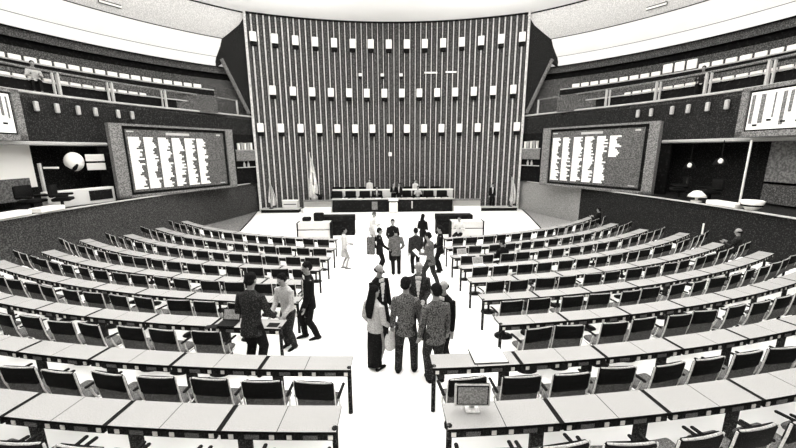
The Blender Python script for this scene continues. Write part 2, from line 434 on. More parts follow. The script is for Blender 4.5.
# ------------------------------------------------------------------ galleries: rail bays, seats, hanging spots
seat_up = MB().rbox((0, 0, .14), (.44, .08, .21), .02).mesh('backrest', ['white'])
seat_pan = MB().rbox((0, .22, .02), (.42, .36, .08), .02).mesh('seat', ['black'])
GSEATS = {}
def place_seat(p, t, z, label, group):
    rz = math.atan2(t.y, t.x)
    o = thing('gallery_chair', label, 'seat', (p.x, p.y, z), rz, group)
    link('backrest', seat_up, o); link('seat', seat_pan, o)
    return o
for s in (-1, 1):
    sd = SIDE[s]
    # upper row
    N = 30
    r = 17.25; a0 = a_at(r, 24.3); step = math.degrees(.555 / r)
    for k in range(N):
        a = R(a0 + (k + .5) * step); p = Vector((s * r * math.sin(a), 12 + r * math.cos(a)))
        t = Vector((s * math.cos(a), -math.sin(a))) * (1 if s > 0 else 1)
        if s < 0: t = Vector((-math.cos(a), -math.sin(a)))
        t = -t if s > 0 else t
        # local +y must point outwards
        nrm = Vector((-t.y, t.x)); 
        if nrm.dot(p - Vector((0, 12))) < 0: t = -t
        o = place_seat(p, t, 8.52, 'pale gallery seat back, %s from the slatted wall, upper gallery row, %s' % (ORD[k + 1], sd), 'upper gallery seats')
        if s > 0 and k in (9, 10, 11):
            o.scale = (1, 1, 2.2); 
    # front rail: one thing with its posts
    inner = mir(RAILP, s)
    tot = 0; post_d = [1.15, 3.1, 6.0, 8.7, 11.0, 13.4, 16.0]
    t = thing('gallery_rail', 'pale tubular rail of the balcony front, %s' % sd, 'rail', (inner[0][0], inner[0][1], 7.0))
    o0 = Vector((inner[0][0], inner[0][1], 7.0))
    topd = [1.15 + .35 * k for k in range(46)]
    pts = [along(inner, d)[0] for d in topd]
    MB().loft([(p.x - o0.x, p.y - o0.y, 1.02) for p in pts], [(.05, .05)] * len(pts), 6, (0, 0, 1), False).obj('top_bar', 'greyframe', t)
    pts2 = [along(inner, d)[0] for d in topd if d > 2.6]
    MB().loft([(p.x * 1.012 - o0.x, p.y - o0.y, .58) for p in pts2], [(.035, .035)] * len(pts2), 6, (0, 0, 1), False).obj('middle_bar', 'ledge', t)
    for d in post_d:
        p, tt = along(inner, d)
        MB().box((p.x - o0.x, p.y - o0.y, .5), (.1, .1, 1.05)).obj('rail_post', 'ledge', t)
        p, tt = along(inner, d + .2)
        if d > 2: MB().box((p.x - o0.x, p.y - o0.y, .5), (.07, .07, 1.0)).obj('rail_post', 'ledge', t)
    # dark front panel behind the bars
    sub = [(along(inner, d)[0].x * 1.02, along(inner, d)[0].y) for d in topd if d > 2.4]
    struct(MB().wallstrip(sub, 6.98, 7.55, .05).obj('wall_gallery_front_' + ('left' if s < 0 else 'right'), 'black'))
    # first row of gallery seats, seen over the rail
    k = 0; d = 2.75
    while d < 15.2:
        p, tt = along(inner, d)
        nrm = Vector((-tt.y, tt.x)); tq = tt
        if nrm.dot(p - Vector((0, 12))) < 0: nrm = -nrm; tq = -tt
        q = p + nrm * .45
        k += 1
        o = place_seat(q, tq, 7.52, 'pale gallery seat back, %s from the slatted wall, front gallery row, %s' % (ORD[k], sd), 'front gallery seats'); GSEATS[(s, k)] = (q.x, q.y)
        d += .52
    # little spotlights hanging on the balcony front
    spot_b = MB().rbox((0, 0, 0), (.16, .14, .42), .04).mesh('lamp_body', ['ledge']); spot_a = MB().box((0, .1, .16), (.05, .14, .05)).mesh('bracket', ['black'])
    for k, d in enumerate((8.0, 8.7, 9.75, 10.5, 11.35, 12.15, 12.9, 13.5)):
        p, tt = along(inner, d); nrm = Vector((-tt.y, tt.x)); tq = tt
        if nrm.dot(p - Vector((0, 12))) < 0: nrm = -nrm; tq = -tt
        q = p - nrm * .16
        o = thing('spotlight', 'small pale spotlight under the balcony rail, %s from the slatted wall, %s' % (ORD[k + 1], sd), 'lamp', (q.x, q.y, 6.45), math.atan2(tq.y, tq.x), 'spotlights under the balcony')
        link('lamp_body', spot_b, o); link('bracket', spot_a, o)

# cove light slots, one on each side of the ceiling
for s in (-1, 1):
    pts = []; A_C = 57.0
    for a in (A_C - 1.6, A_C - .8, A_C, A_C + .8, A_C + 1.6):
        r = RC + .66; pts.append((s * r * math.sin(R(a)), 12 + r * math.cos(R(a)), ZT - 1.28))
    o0 = pts[2]
    t = thing('cove_light', 'narrow slot light sunk in the grey ceiling cove, %s' % SIDE[s], 'lamp', o0)
    MB().loft([(p[0] - o0[0], p[1] - o0[1], p[2] - o0[2]) for p in pts], [(.11, .05)] * 5, 8, (0, 0, 1), False).obj('light_frame', 'black', t)
    MB().loft([(p[0] * .9975 - o0[0], p[1] - .02 - o0[1], p[2] - o0[2] - .02) for p in pts[:]], [(.06, .05)] * 5, 8, (0, 0, 1), False).obj('diffuser', 'white', t)

# ------------------------------------------------------------------ voting screens
def screen(s):
    A = Vector((s * 13.35, 17.45)); B = Vector((s * 10.12, 23.3))
    mid = (A + B) / 2; d = (B - A); W = d.length; t = d.normalized()
    if s > 0: t = -t              # local +x runs left to right as seen from the room
    rz = math.atan2(t.y, t.x); Hh = 3.62
    lab = 'wide grey voting screen listing six full columns, on the parapet ledge' if s < 0 else 'wide grey voting screen whose sixth column is short, on the parapet ledge'
    T = thing('voting_screen', lab, 'screen', (mid.x, mid.y, 2.26), rz)
    f = MB()
    f.box((-W / 2 + .27, 0, Hh / 2), (.54, .3, Hh)).box((W / 2 - .24, 0, Hh / 2), (.48, .3, Hh)).box((0, 0, .06), (W, .3, .12)).box((0, 0, Hh - .05), (W, .32, .1))
    f.obj('frame', 'greyframe', T)
    MB().box((0, .04, Hh / 2), (W - .9, .2, Hh - .2)).obj('bezel', 'black', T)
    sw, sh = W - 1.35, Hh - .52
    MB().box((0, -.075, Hh / 2), (sw, .05, sh)).obj('display', 'greyscreen', T)
    random.seed(11 + s)
    cols = 6; cw = sw * (.79 if s < 0 else .80) / cols; x0 = -sw / 2 + .08
    for c in range(cols):
        m = MB(); full = 30
        rows = full if (s < 0 or c < 5) else 13
        for q in range(rows):
            L = cw * (.52 + .38 * random.random() ** 1.2)
            if random.random() < .06: L = cw * .45
            hh = (sh - .48) / full
            m.box((x0 + c * cw + L / 2, -.108, Hh / 2 + sh / 2 - .36 - (q + .5) * hh), (L, .012, hh * .93))
        m.obj('name_column', 'white', T)
    MB().box((-sw * .02, -.108, Hh / 2 + sh / 2 - .16), (sw * .24, .012, .13)).obj('header_bar', 'ledge', T)
    MB().box((-sw * .46, -.108, Hh / 2 + sh / 2 - .10), (sw * .06, .012, .06)).obj('header_mark', 'ledge', T)
    MB().box((sw * .44, -.108, Hh / 2 + sh / 2 - .12), (sw * .05, .012, .09)).obj('header_mark', 'ledge', T)
    MB().box((sw * .44, -.108, Hh / 2 - sh / 2 + .10), (sw * .06, .012, .05)).obj('footer_mark', 'ledge', T)
screen(-1); screen(1)

# side video screens high beside the balcony
def video(s):
    A = Vector((s * 14.72, 14.95)); B = Vector((s * 14.9, 9.6))
    mid = (A + B) / 2; d = (B - A); W = d.length; t = d.normalized()
    if s < 0: t = -t
    rz = math.atan2(t.y, t.x); H = 1.95
    T = thing('video_screen', 'framed video screen showing a pale streaked picture, under the balcony, %s' % SIDE[s], 'screen', (mid.x, mid.y, 4.99), rz)
    f = MB(); f.box((-W / 2 + .15, 0, H / 2), (.3, .2, H)).box((W / 2 - .15, 0, H / 2), (.3, .2, H)).box((0, 0, .11), (W, .2, .22)).box((0, 0, H - .07), (W, .2, .14))
    f.obj('frame', 'greyframe', T)
    MB().box((0, .03, H / 2), (W - .5, .12, H - .3)).obj('bezel', 'black', T)
    MB().box((0, -.04, H / 2 + .03), (W - .75, .04, H - .5)).obj('display', 'paper', T)
    random.seed(5); m = MB(); 
    k = -W / 2 + .5
    while k < W / 2 - .5:
        w = .05 + .12 * random.random(); h = (H - .6) * (.45 + .5 * random.random())
        m.box((k, -.07, H - .32 - h / 2), (w, .012, h), 0); k += w + .08 + .2 * random.random()
    m.obj('picture_streaks', 'midgrey', T)
    for q in range(9):
        MB().box((-W / 2 + .7 + q * (W - 1.4) / 8, -.072, .45 + .25 * random.random()), (.16, .012, .07), 0).obj('picture_mark', 'black', T)
video(-1); video(1)

# ------------------------------------------------------------------ niches between screens and slats
def niche(s):
    p, tt = along(mir(RAILP, s), 1.0)
    nrm = Vector((-tt.y, tt.x)); tq = tt
    if nrm.dot(p - Vector((0, 12))) < 0: nrm = -nrm; tq = -tt
    q = p - nrm * .22; rz = math.atan2(tq.y, tq.x)
    T = thing('shelf_unit', 'dark shelf unit beside the slatted wall, %s' % SIDE[s], 'shelf', (q.x, q.y, 2.2), rz)
    f = MB(); f.box((0, .12, 1.75), (1.9, .04, 3.5)); f.box((-.95, 0, 1.75), (.05, .3, 3.5)); f.box((.95, 0, 1.75), (.05, .3, 3.5)); f.box((0, 0, .03), (1.9, .3, .06))
    f.obj('cabinet_body', 'black', T)
    MB().box((0, -.06, 2.02), (1.8, .2, .72)).obj('door_panel', 'midgrey', T)
    for z in (1.2, 2.42):
        MB().box((0, -.02, z), (1.86, .3, .05)).obj('shelf', 'ledge', T)
    random.seed(4 + s)
    for k in range(5):
        h = .42 + .12 * random.random(); x = -.55 + .27 * k
        pos = q + tq * x - nrm * .02
        b = MB().rbox((0, 0, h / 2), (.09, .18, h), .01).obj('file_box', 'ledge' if k % 2 else 'white', loc=(pos.x, pos.y, 2.2 + 2.447)); b.rotation_euler = (0, 0, rz)
        tag(b, 'upright pale file on the top shelf, %s in its line, %s' % (ORD[k + 1], SIDE[s]), 'file', 'files on the niche shelves')
    for k in range(2):
        pos = q + tq * (-.2 + .35 * k) - nrm * .03
        b = MB().lathe((0, 0, 0), [(.07, 0), (.08, .1), (.075, .22), (.03, .3), (.028, .38)], 12).obj('jar', 'ledge', loc=(pos.x, pos.y, 2.2 + 1.226))
        tag(b, 'small pale jar on the lower shelf, %s of two, %s' % (ORD[k + 1], SIDE[s]), 'jar', 'jars on the niche shelves')
niche(-1); niche(1)

# ------------------------------------------------------------------ desks
def arc_pt(sgn, s_arc, r):
    """point at arc length s_arc (measured on the far edge) from the aisle axis, at radius r"""
    a = sgn * s_arc
    return r * math.sin(a), YC - r * math.cos(a)
def desk(row, sgn, i, s_a, s_b, first):
    rf = YC - FAR[row]; dp = DEPTH[row]; rn = rf + dp
    a0, a1 = s_a / rf, (s_b - .025) / rf
    am = (a0 + a1) / 2
    x, y = arc_pt(sgn, am, rf + dp / 2); z0 = fz(x, y)
    ang = sgn * am
    T = thing('double_desk', 'pale two-seat desk %s from the aisle, %s row up from bottom, %s' % (ORD[i + 1], ORD[row + 1], SIDE[sgn]), 'desk', (x, y, z0), ang, 'curved rows of desks')
    def L(a, r, z):      # world polar -> local
        px, py = arc_pt(sgn, a, r); v = Vector((px - x, py - y)); c, q = math.cos(-ang), math.sin(-ang)
        return (v.x * c - v.y * q, v.x * q + v.y * c, z)
    def slab(mb, aa, ab, r0, r1, z_lo, z_hi, mtop=0, mside=0, nseg=2):
        vs = []; 
        for k in range(nseg + 1):
            a = aa + (ab - aa) * k / nseg
            vs += [L(a, r0, z_lo), L(a, r0, z_hi), L(a, r1, z_hi), L(a, r1, z_lo)]
        fs = []; ms = []
        for k in range(nseg):
            o = 4 * k
            for j, mi in ((0, mside), (1, mtop), (2, mside), (3, mside)):
                l = (j + 1) % 4; f = (o + j, o + 4 + j, o + 4 + l, o + l)
                fs.append(f if sgn < 0 else f[::-1]); ms.append(mi)
        fs.append((0, 1, 2, 3)); ms.append(mside); e = 4 * nseg; fs.append((e + 3, e + 2, e + 1, e)); ms.append(mside)
        for f, mi in zip(fs, ms): mb.add([], [], 0)
        o = len(mb.v); mb.v += vs
        for f, mi in zip(fs, ms): mb.f.append(tuple(q + o for q in f)); mb.m.append(mi)
    m = MB(); g = .004 / rf; e = .034 / rf; zt = .74
    slab(m, a0, am - g, rf, rn, zt - .03, zt, 0, 1); slab(m, am - g, am + g, rf, rn, zt - .03, zt - .004, 1, 1, 1)
    slab(m, am + g, a1 - e, rf, rn, zt - .03, zt, 0, 1); slab(m, a1 - e, a1 + .02 / rf, rf, rn, zt - .035, zt - .006, 1, 1, 1)
    m.obj('desktop', ['desk', 'desk_edge'], T)
    m = MB(); slab(m, a0 + .01 / rf, a1 - .01 / rf, rn - .05, rn - .012, zt - .115, zt - .03, 0, 0, 3)
    f = m.obj('fascia', 'fascia', T)
    step = (a1 - a0) / 2
    if row < 9:
        for h in range(2):
            for kk, (u, w, mt, nm) in enumerate(((.1, .05, 'white', 'voting_button'), (.44, .15, 'grille', 'speaker_grille'), (.80, .05, 'white', 'voting_button'))):
                if mt == 'grille' and row > 4: continue
                a = a0 + step * (h + u); mm = MB(); slab(mm, a - w / 2 / rf, a + w / 2 / rf, rn - .02, rn - .004, zt - .1, zt - .05, 0, 0, 1)
                mm.obj(nm, mt, f)
    # leg plank near the outer end with two feet towards the seat
    al = a1 - .2 / rf
    m = MB(); slab(m, al - .075 / rf, al + .075 / rf, rn - .16, rn - .12, 0.0, zt - .03, 0, 0, 1)
    lg = m.obj('leg', 'leg', T)
    if row < 4:
        for q in (-.055, .055):
            m = MB(); slab(m, al + (q - .018) / rf, al + (q + .018) / rf, rn - .2, rn + .12, 0.0, .035, 0, 0, 1)
            m.obj('foot', 'chrome', lg)
    if first:
        p = L(a0 + .02 / rf, rn - .05, 0)
        dz = fz(*arc_pt(sgn, a0, rn - .05)) - z0
        m = MB(); m.tube([(p[0], p[1], dz), (p[0], p[1], zt + .01)], .032, 8)
        m.obj('end_post', 'post', T)
    return T
desk_units = {}
for row in range(9):
    rf = YC - FAR[row]
    for sgn in (-1, 1):
        s_a = S0[row]; i = 0
        while True:
            s_b = s_a + UNIT[row]
            s_m = rf * math.asin(XEND[row] / rf)
            if s_m - s_a < .75: break
            s_b = min(s_b, s_m)
            desk(row, sgn, i, s_a, s_b, i == 0)
            desk_units[(row, sgn, i)] = (s_a, s_b)
            s_a = s_b; i += 1

# ------------------------------------------------------------------ chairs
def bend(p):   # slight wrap of the back around the sitter
    return (p[0], p[1] + .35 * p[0] * p[0], p[2])
def recline(c):
    def f(p): 
        q = bend(p); return (q[0], q[1] - .12 * (q[2] + c), q[2])
    return f
CH = {}
CH['backrest'] = MB().rbox((0, -.245, .815), (.49, .06, .25), .03, 0, recline(.34)).mesh('backrest', ['chair'], True)
CH['lower_back'] = MB().rbox((0, -.235, .59), (.465, .05, .22), .02, 0, recline(.12)).mesh('lower_back', ['chair_grey'], True)
CH['lit_top_strip'] = MB().loft([(x, -.304 + .35 * x * x, .942) for x in (-.215, -.12, 0, .12, .215)], [(.015, .009)] * 5, 8, (0, 1, 0)).mesh('lit_top_strip', ['chair_top'], True)  # pale strip imitates the lit top face of the back
CH['seat'] = MB().rbox((0, -.01, .445), (.42, .38, .08), .035).mesh('seat', ['chair_grey'], True)
CH['base'] = MB().lathe((0, 0, 0), [(.19, 0), (.19, .012), (.07, .04), (.035, .08)], 16).mesh('base', ['dark_metal'], True)
CH['column'] = MB().tube([(0, 0, .05), (0, 0, .42)], .03, 8).mesh('column', ['dark_metal'])
for nm, q in (('frame_l', -1), ('frame_r', 1)):
    CH[nm] = MB().loft([(q * .25, -.285, .935), (q * .25, -.272, .80), (q * .25, -.245, .60), (q * .247, -.20, .45), (q * .225, -.02, .40), (q * .21, .12, .40)], [(.0065, .012)] * 6, 6, (1, 0, 0)).mesh('side_frame', ['chrome'], True)
    CH['arm_' + nm] = MB().loft([(q * .272, -.20, .675), (q * .275, -.06, .68), (q * .272, .08, .67)], [(.022, .016)] * 3, 8, (1, 0, 0)).mesh('armrest', ['chair'], True)
    CH['sup_' + nm] = MB().loft([(q * .272, -.16, .66), (q * .270, -.12, .52), (q * .245, -.06, .42)], [(.010, .013)] * 3, 6, (1, 0, 0)).mesh('arm_support', ['chrome'], True)
def chair(x, y, z, rz, full, label):
    T = thing('armchair', label, 'chair', (x, y, z), rz, 'chairs along the curved desks')
    for nm, k in (('backrest', 'backrest'), ('lower_back', 'lower_back'), ('seat', 'seat'), ('side_frame', 'frame_l'), ('side_frame', 'frame_r')): link(nm, CH[k], T)
    link('lit_top_strip', CH['lit_top_strip'], T)
    link('base', CH['base'], T); link('column', CH['column'], T)
    if full:
        for k in ('frame_l', 'frame_r'):
            a = link('armrest', CH['arm_' + k], T); link('arm_support', CH['sup_' + k], a)
    return T
SKIP = {(2, -1, 0, 0), (3, -1, 0, 0)}
CHAIRS = []
random.seed(21); nch = 0
for (row, sgn, i), (s_a, s_b) in desk_units.items():
    rf = YC - FAR[row]; off = .64 if row < 2 else .68
    short = s_b - s_a < 1.15
    for h in range(1 if short else 2):
        n = 2 * i + h
        if (row, sgn, i, h) in SKIP: continue
        sa = s_a + (s_b - s_a) * (.5 if short else (.25 + .5 * h) if row < 2 else (.275 + .45 * h)) + random.uniform(-.02, .02)
        a = sgn * sa / rf; r = rf + off + random.uniform(-.03, .03)
        x, y = r * math.sin(a), YC - r * math.cos(a)
        if row == 0 and (y < 2.0): continue
        if abs(x) > (12.75 if y < 18 else 11.7): continue
        chair(x, y, fz(x, y), a + R(random.uniform(-7, 7)), row < 5, 'black armchair %s from the aisle, %s desk row up from bottom, %s' % (ORD[n + 1], ORD[row + 1], SIDE[sgn]))
        nch += 1; CHAIRS.append((x, y, a))
print('chairs', nch, 'desks', len(desk_units))
# ------------------------------------------------------------------ people
def remeshed(mb, name, mats, voxel, smooth=2, fac=.5):
    me = mb.mesh(name, mats)
    o = bpy.data.objects.new('temporary', me); COL.objects.link(o)
    r = o.modifiers.new('r', 'REMESH'); r.mode = 'VOXEL'; r.voxel_size = voxel; r.use_smooth_shade = True
    if smooth:
        sm = o.modifiers.new('s', 'SMOOTH'); sm.factor = fac; sm.iterations = smooth
    dg = bpy.context.evaluated_depsgraph_get()
    out = bpy.data.meshes.new_from_object(o.evaluated_get(dg), depsgraph=dg)
    bpy.data.objects.remove(o); bpy.data.meshes.remove(me)
    out.name = name
    out.materials.clear()
    for m in mats: out.materials.append(M[m])
    return out
def ik(a, b, l1, l2, hint):
    a = Vector(a); b = Vector(b); d = b - a; L = max(1e-4, min(d.length, (l1 + l2) * .999)); u = d.normalized(); b2 = a + u * L
    x = (l1 * l1 - l2 * l2 + L * L) / (2 * L); h = math.sqrt(max(0, l1 * l1 - x * x))
    hv = Vector(hint); hv = hv - u * hv.dot(u); hv = hv.normalized() if hv.length > 1e-5 else u.orthogonal().normalized()
    return a + u * x + hv * h, b2
def person(label, x, y, heading, H=1.72, hands=((-.13, .02, .47), (.13, .02, .47)), feet=((-.06, 0), (.06, .0)), lean=0.0, turn=0.0, nod=8.0, jacket='suit', trousers='suit', hair='hair', long_hair=False, bald=False,
           shirt=False, tie=False, skirt=None, seated=None, glasses=False, vox=.012, z=None, jl=.418, group=None, width=1.0, short_sleeve=False, headphones=False):
    """x, y: ground point; heading: degrees, 0 faces the front wall, 90 faces the full-column screen. Lengths in body heights."""
    z0 = fz(x, y) if z is None else z
    T = thing('person', label, 'person', (x, y, z0), R(heading), group)
    hip = Vector((0, 0, .515)); 
    if seated is not None: hip = Vector((0, 0, (seated + .09) / H))
    ca, sa = math.cos(R(lean)), math.sin(R(lean))
    def up(p):      # spine coordinates -> leaned
        return hip + Vector((p[0], p[1] * ca + p[2] * sa, -p[1] * sa + p[2] * ca))
    S = lambda v: Vector(v) * H
    W = width
    sh = [up((q * .106 * W, -.005, .276)) for q in (-1, 1)]
    neck0, neck1 = up((0, -.008, .30)), up((0, .004, .365))
    hd = up((0, .012, .42)); 
    q0 = Quaternion((0, 0, 1), R(turn)) @ Quaternion((1, 0, 0), R(-nod - lean * .4))
    hv = lambda p: hd + q0 @ (Vector(p) * 1.06)
    elbows, wrists, hips, knees, ankles = [], [], [], [], []
    for i, q in enumerate((-1, 1)):
        hint = (q * .5, -1, -.3)
        e, wv = ik(sh[i], Vector(hands[i]), .172, .150, hint); elbows.append(e); wrists.append(wv)
        hp = hip + Vector((q * .05, 0, -.01)); hips.append(hp)
        ft = feet[i]; an = Vector((ft[0], ft[1] - .012, .045 if len(ft) < 3 else ft[2]))
        k, an2 = ik(hp, an, .245, .24, (q * .1, 1, .1)); knees.append(k); ankles.append(an2)
    # --- body: one continuous skin
    b = MB()
    tr = [(0, -.002, -.03), (0, 0, .06), (0, 0, .14), (0, -.002, .22), (0, -.008, .285)]
    b.loft([S(up(p)) for p in tr], [(.085 * H, .058 * H), (.076 * H, .052 * H), (.08 * H, .055 * H), (.086 * H, .054 * H), (.05 * H, .036 * H)], 14, (1, 0, 0))
    b.loft([S(neck0), S(neck1)], [.034 * H, .031 * H], 10)
    # head: skull, jaw, nose, brow, ears
    def hb(c, r): 
        o = len(b.v); b.ball((0, 0, 0), tuple(q * H * 1.07 for q in r), 14)
        for i in range(o, len(b.v)): b.v[i] = tuple((hv(c) * H) + q0 @ Vector(b.v[i]))
    hb((0, -.008, .012), (.044, .054, .054)); hb((0, .012, -.022), (.034, .036, .042)); hb((0, .052, -.008), (.008, .014, .014)); hb((0, .04, .012), (.03, .012, .008)); hb((0, .036, -.05), (.016, .014, .012))
    for q in (-1, 1): hb((q * .045, -.006, -.004), (.006, .012, .018))
    for i, q in enumerate((-1, 1)):
        b.loft([S(sh[i]), S(elbows[i]), S(wrists[i])], [.021 * H, .021 * H, .016 * H], 10)
        d = (wrists[i] - elbows[i]).normalized(); side = d.cross(Vector((0, 1, .2))); side = side.normalized() if side.length > .05 else Vector((1, 0, 0)); nrm = side.cross(d).normalized()
        w0 = wrists[i]; pe = w0 + d * .052
        b.loft([S(w0), S(w0 + d * .02), S(pe)], [(.016 * H, .011 * H), (.022 * H, .010 * H), (.023 * H, .009 * H)], 10, side)
        for k, (off, ln) in enumerate(((-.017, .038), (-.006, .044), (.006, .042), (.017, .033))):
            f0 = pe + side * off; f1 = f0 + d * ln * .55 + nrm * .004; f2 = f1 + d * ln * .4 + nrm * .012
            b.loft([S(f0 - d * .012), S(f1), S(f2)], [.0058 * H, .0054 * H, .0045 * H], 7)
        sg = 1 if (side.x * q) < 0 else -1
        t0 = w0 + d * .014 + side * .016 * sg; t1 = t0 + side * .018 * sg + d * .02 + nrm * .006; t2 = t1 + d * .022 + nrm * .008
        b.loft([S(t0), S(t1), S(t2)], [.008 * H, .0065 * H, .005 * H], 7)
        b.loft([S(hips[i]), S(knees[i] + Vector((0, .004, 0))), S((knees[i] * .6 + ankles[i] * .4) + Vector((0, -.012, 0))), S(ankles[i])], [.046 * H, .031 * H, .029 * H, .02 * H], 10)
        a = ankles[i]; b.loft([S(a + Vector((0, -.02, -.022))), S(a + Vector((0, .05, -.028))), S(a + Vector((0, .09, -.034)))], [(.021 * H, .018 * H), (.024 * H, .014 * H), (.02 * H, .009 * H)], 10, (1, 0, 0))
    link('body', remeshed(b, 'body', ['skin'], vox * .75, 1, .4), T)
    # --- trousers or skirt
    m = MB()
    m.loft([S(up((0, 0, .07))), S(up((0, 0, .02))), S(up((0, -.004, -.04)))], [(.080 * H * W, .060 * H), (.092 * H * W, .068 * H), (.090 * H * W, .066 * H)], 14, (1, 0, 0))
    if skirt:
        mid = (Vector(ankles[0]) + Vector(ankles[1])) / 2
        m.loft([S(up((0, 0, 0))), S(Vector((mid.x * .5, mid.y * .5, (skirt + .5) / 2))), S(Vector((mid.x, mid.y, skirt)))], [(.092 * H * W, .070 * H), (.094 * H * W, .078 * H), (.088 * H * W, .078 * H)], 16, (1, 0, 0), False)
        link('skirt', remeshed(m, 'skirt', [trousers], vox, 2), T)
    else:
        for i, q in enumerate((-1, 1)):
            a = ankles[i]; k = knees[i]
            m.loft([S(hips[i]), S(hips[i] * .5 + k * .5), S(k), S(k * .5 + a * .5 + Vector((0, -.006, 0))), S(a + Vector((0, .004, -.012)))], [.058 * H, .055 * H, .046 * H, .042 * H, .038 * H], 12)
        link('trousers', remeshed(m, 'trousers', [trousers], vox, 2), T)
    # --- jacket or blouse
    m = MB(); hem = (jl if not skirt else .475) - .515
    jr = [(0, 0, hem), (0, 0, .0), (0, 0, .07), (0, 0, .15), (0, -.002, .225), (0, -.006, .268), (0, -.008, .296), (0, -.006, .318), (0, -.004, .335)]
    if seated is not None: jr = [(0, 0, -.02)] + jr[1:]
    jw = [(.108, .080), (.102, .076), (.090, .066), (.096, .069), (.108, .071), (.112, .064), (.096, .053), (.060, .043), (.041, .038)]
    m.loft([S(up(p)) for p in jr], [(a * H * W, c * H) for a, c in jw], 18, (1, 0, 0), False)
    for i, q in enumerate((-1, 1)):
        w1 = elbows[i] + (wrists[i] - elbows[i]) * (.93 if not short_sleeve else .15)
        m.loft([S(sh[i] + Vector((-q * .02, 0, -.004))), S(sh[i]), S(sh[i] * .5 + elbows[i] * .5), S(elbows[i]), S(w1)], [.030 * H, .038 * H, .037 * H, .034 * H, .027 * H], 12)
    link('blouse' if skirt else ('shirt' if jacket.startswith('cloth') else 'jacket'), remeshed(m, 'jacket', [jacket], vox, 2), T)
    if shirt:      # white shirt front and collar between the lapels
        m = MB(); y1 = .070
        m.loft([S(up((0, .0, .318))), S(up((0, .004, .328)))], [(.043 * H, .040 * H), (.040 * H, .038 * H)], 14, (1, 0, 0), False)
        for k in range(6):
            zz = .06 + .245 * k / 5; w = .004 + .030 * k / 5; yy = [.069, .070, .071, .0725, .070, .052][k]
            p = up((0, yy, zz)); m.loft([S(p + Vector((-w, 0, 0))), S(p), S(p + Vector((w, 0, 0)))], [(.026 * H, .006 * H)] * 3, 8, (0, 0, 1))
        link('shirt_front', remeshed(m, 'shirt_front', ['cloth_white'], .008, 1), T)
    if tie:
        m = MB(); m.loft([S(up((0, .083, .075))), S(up((0, .083, .16))), S(up((0, .081, .24))), S(up((0, .066, .29)))], [(.014 * H, .004 * H), (.013 * H, .004 * H), (.009 * H, .004 * H), (.012 * H, .006 * H)], 8, (1, 0, 0))
        m.obj('tie', 'suit', T, True)
    # --- shoes
    for i in (0, 1):
        a = ankles[i]; m = MB(); m.loft([S(a + Vector((0, -.024, -.024))), S(a + Vector((0, .03, -.024))), S(a + Vector((0, .08, -.03))), S(a + Vector((0, .108, -.034)))], [(.024 * H, .021 * H), (.026 * H, .021 * H), (.027 * H, .015 * H), (.02 * H, .010 * H)], 12, (1, 0, 0))
        m.obj('shoe', 'suit' if jacket != 'cloth_white' else 'midgrey', T, True)
    # --- hair
    m = MB()
    def hh(c, r):
        o = len(m.v); m.ball((0, 0, 0), tuple(q * H * 1.07 for q in r), 14)
        for i in range(o, len(m.v)): m.v[i] = tuple((hv(c) * H) + q0 @ Vector(m.v[i]))
    if bald:
        hh((0, -.038, -.006), (.047, .032, .028)); hh((-.039, -.014, -.002), (.013, .030, .020)); hh((.039, -.014, -.002), (.013, .030, .020))
    else:
        hh((0, -.016, .022), (.049, .056, .053)); hh((0, -.03, -.006), (.046, .042, .04))
        if long_hair:
            top = hv((0, -.03, .0)); 
            m.loft([S(top), S(up((0, -.058, .33))), S(up((0, -.082, .25))), S(up((0, -.088, .15)))], [(.05 * H, .036 * H), (.058 * H, .03 * H), (.062 * H, .022 * H), (.04 * H, .012 * H)], 14, (1, 0, 0))
    link('hair', remeshed(m, 'hair', [hair], vox * .8, 2), T)
    # --- face marks
    for q in (-1, 1):
        m = MB(); c = hv((q * .017, .046, .002)) * H; m.ball(c, (.0055 * H, .005 * H, .0045 * H), 8); m.obj('eye', 'hair', T, True)
    m = MB(); m.loft([hv((-.012, .047, -.034)) * H, hv((0, .05, -.034)) * H, hv((.012, .047, -.034)) * H], [(.003 * H, .003 * H)] * 3, 6); m.obj('mouth', 'midgrey', T, True)
    if glasses:
        m = MB()
        for q in (-1, 1):
            pts = [hv((q * .018 + .014 * math.cos(2 * PI * k / 10), .057, .003 + .011 * math.sin(2 * PI * k / 10))) * H for k in range(11)]
            m.tube(pts, .004, 6); m.tube([hv((q * .032, .056, .004)) * H, hv((q * .048, -.006, .006)) * H], .0035, 6)
        m.obj('glasses', 'black', T)
    if headphones:
        m = MB(); m.tube([hv((.054 * math.cos(PI * k / 10), -.004, .012 + .062 * math.sin(PI * k / 10))) * H for k in range(11)], .010, 8)
        for q in (-1, 1): m.ball(hv((q * .052, -.004, .0)) * H, (.016, .03, .034), 10)
        m.obj('headband', 'black', T, True)
    return T, (lambda p: T.matrix_basis @ (S(p))), [S(w) for w in wrists], lambda v: Vector((x, y, z0)) + Matrix.Rotation(R(heading), 3, 'Z') @ Vector(v)

HANG = ((-.135, .03, .46), (.135, .03, .46))
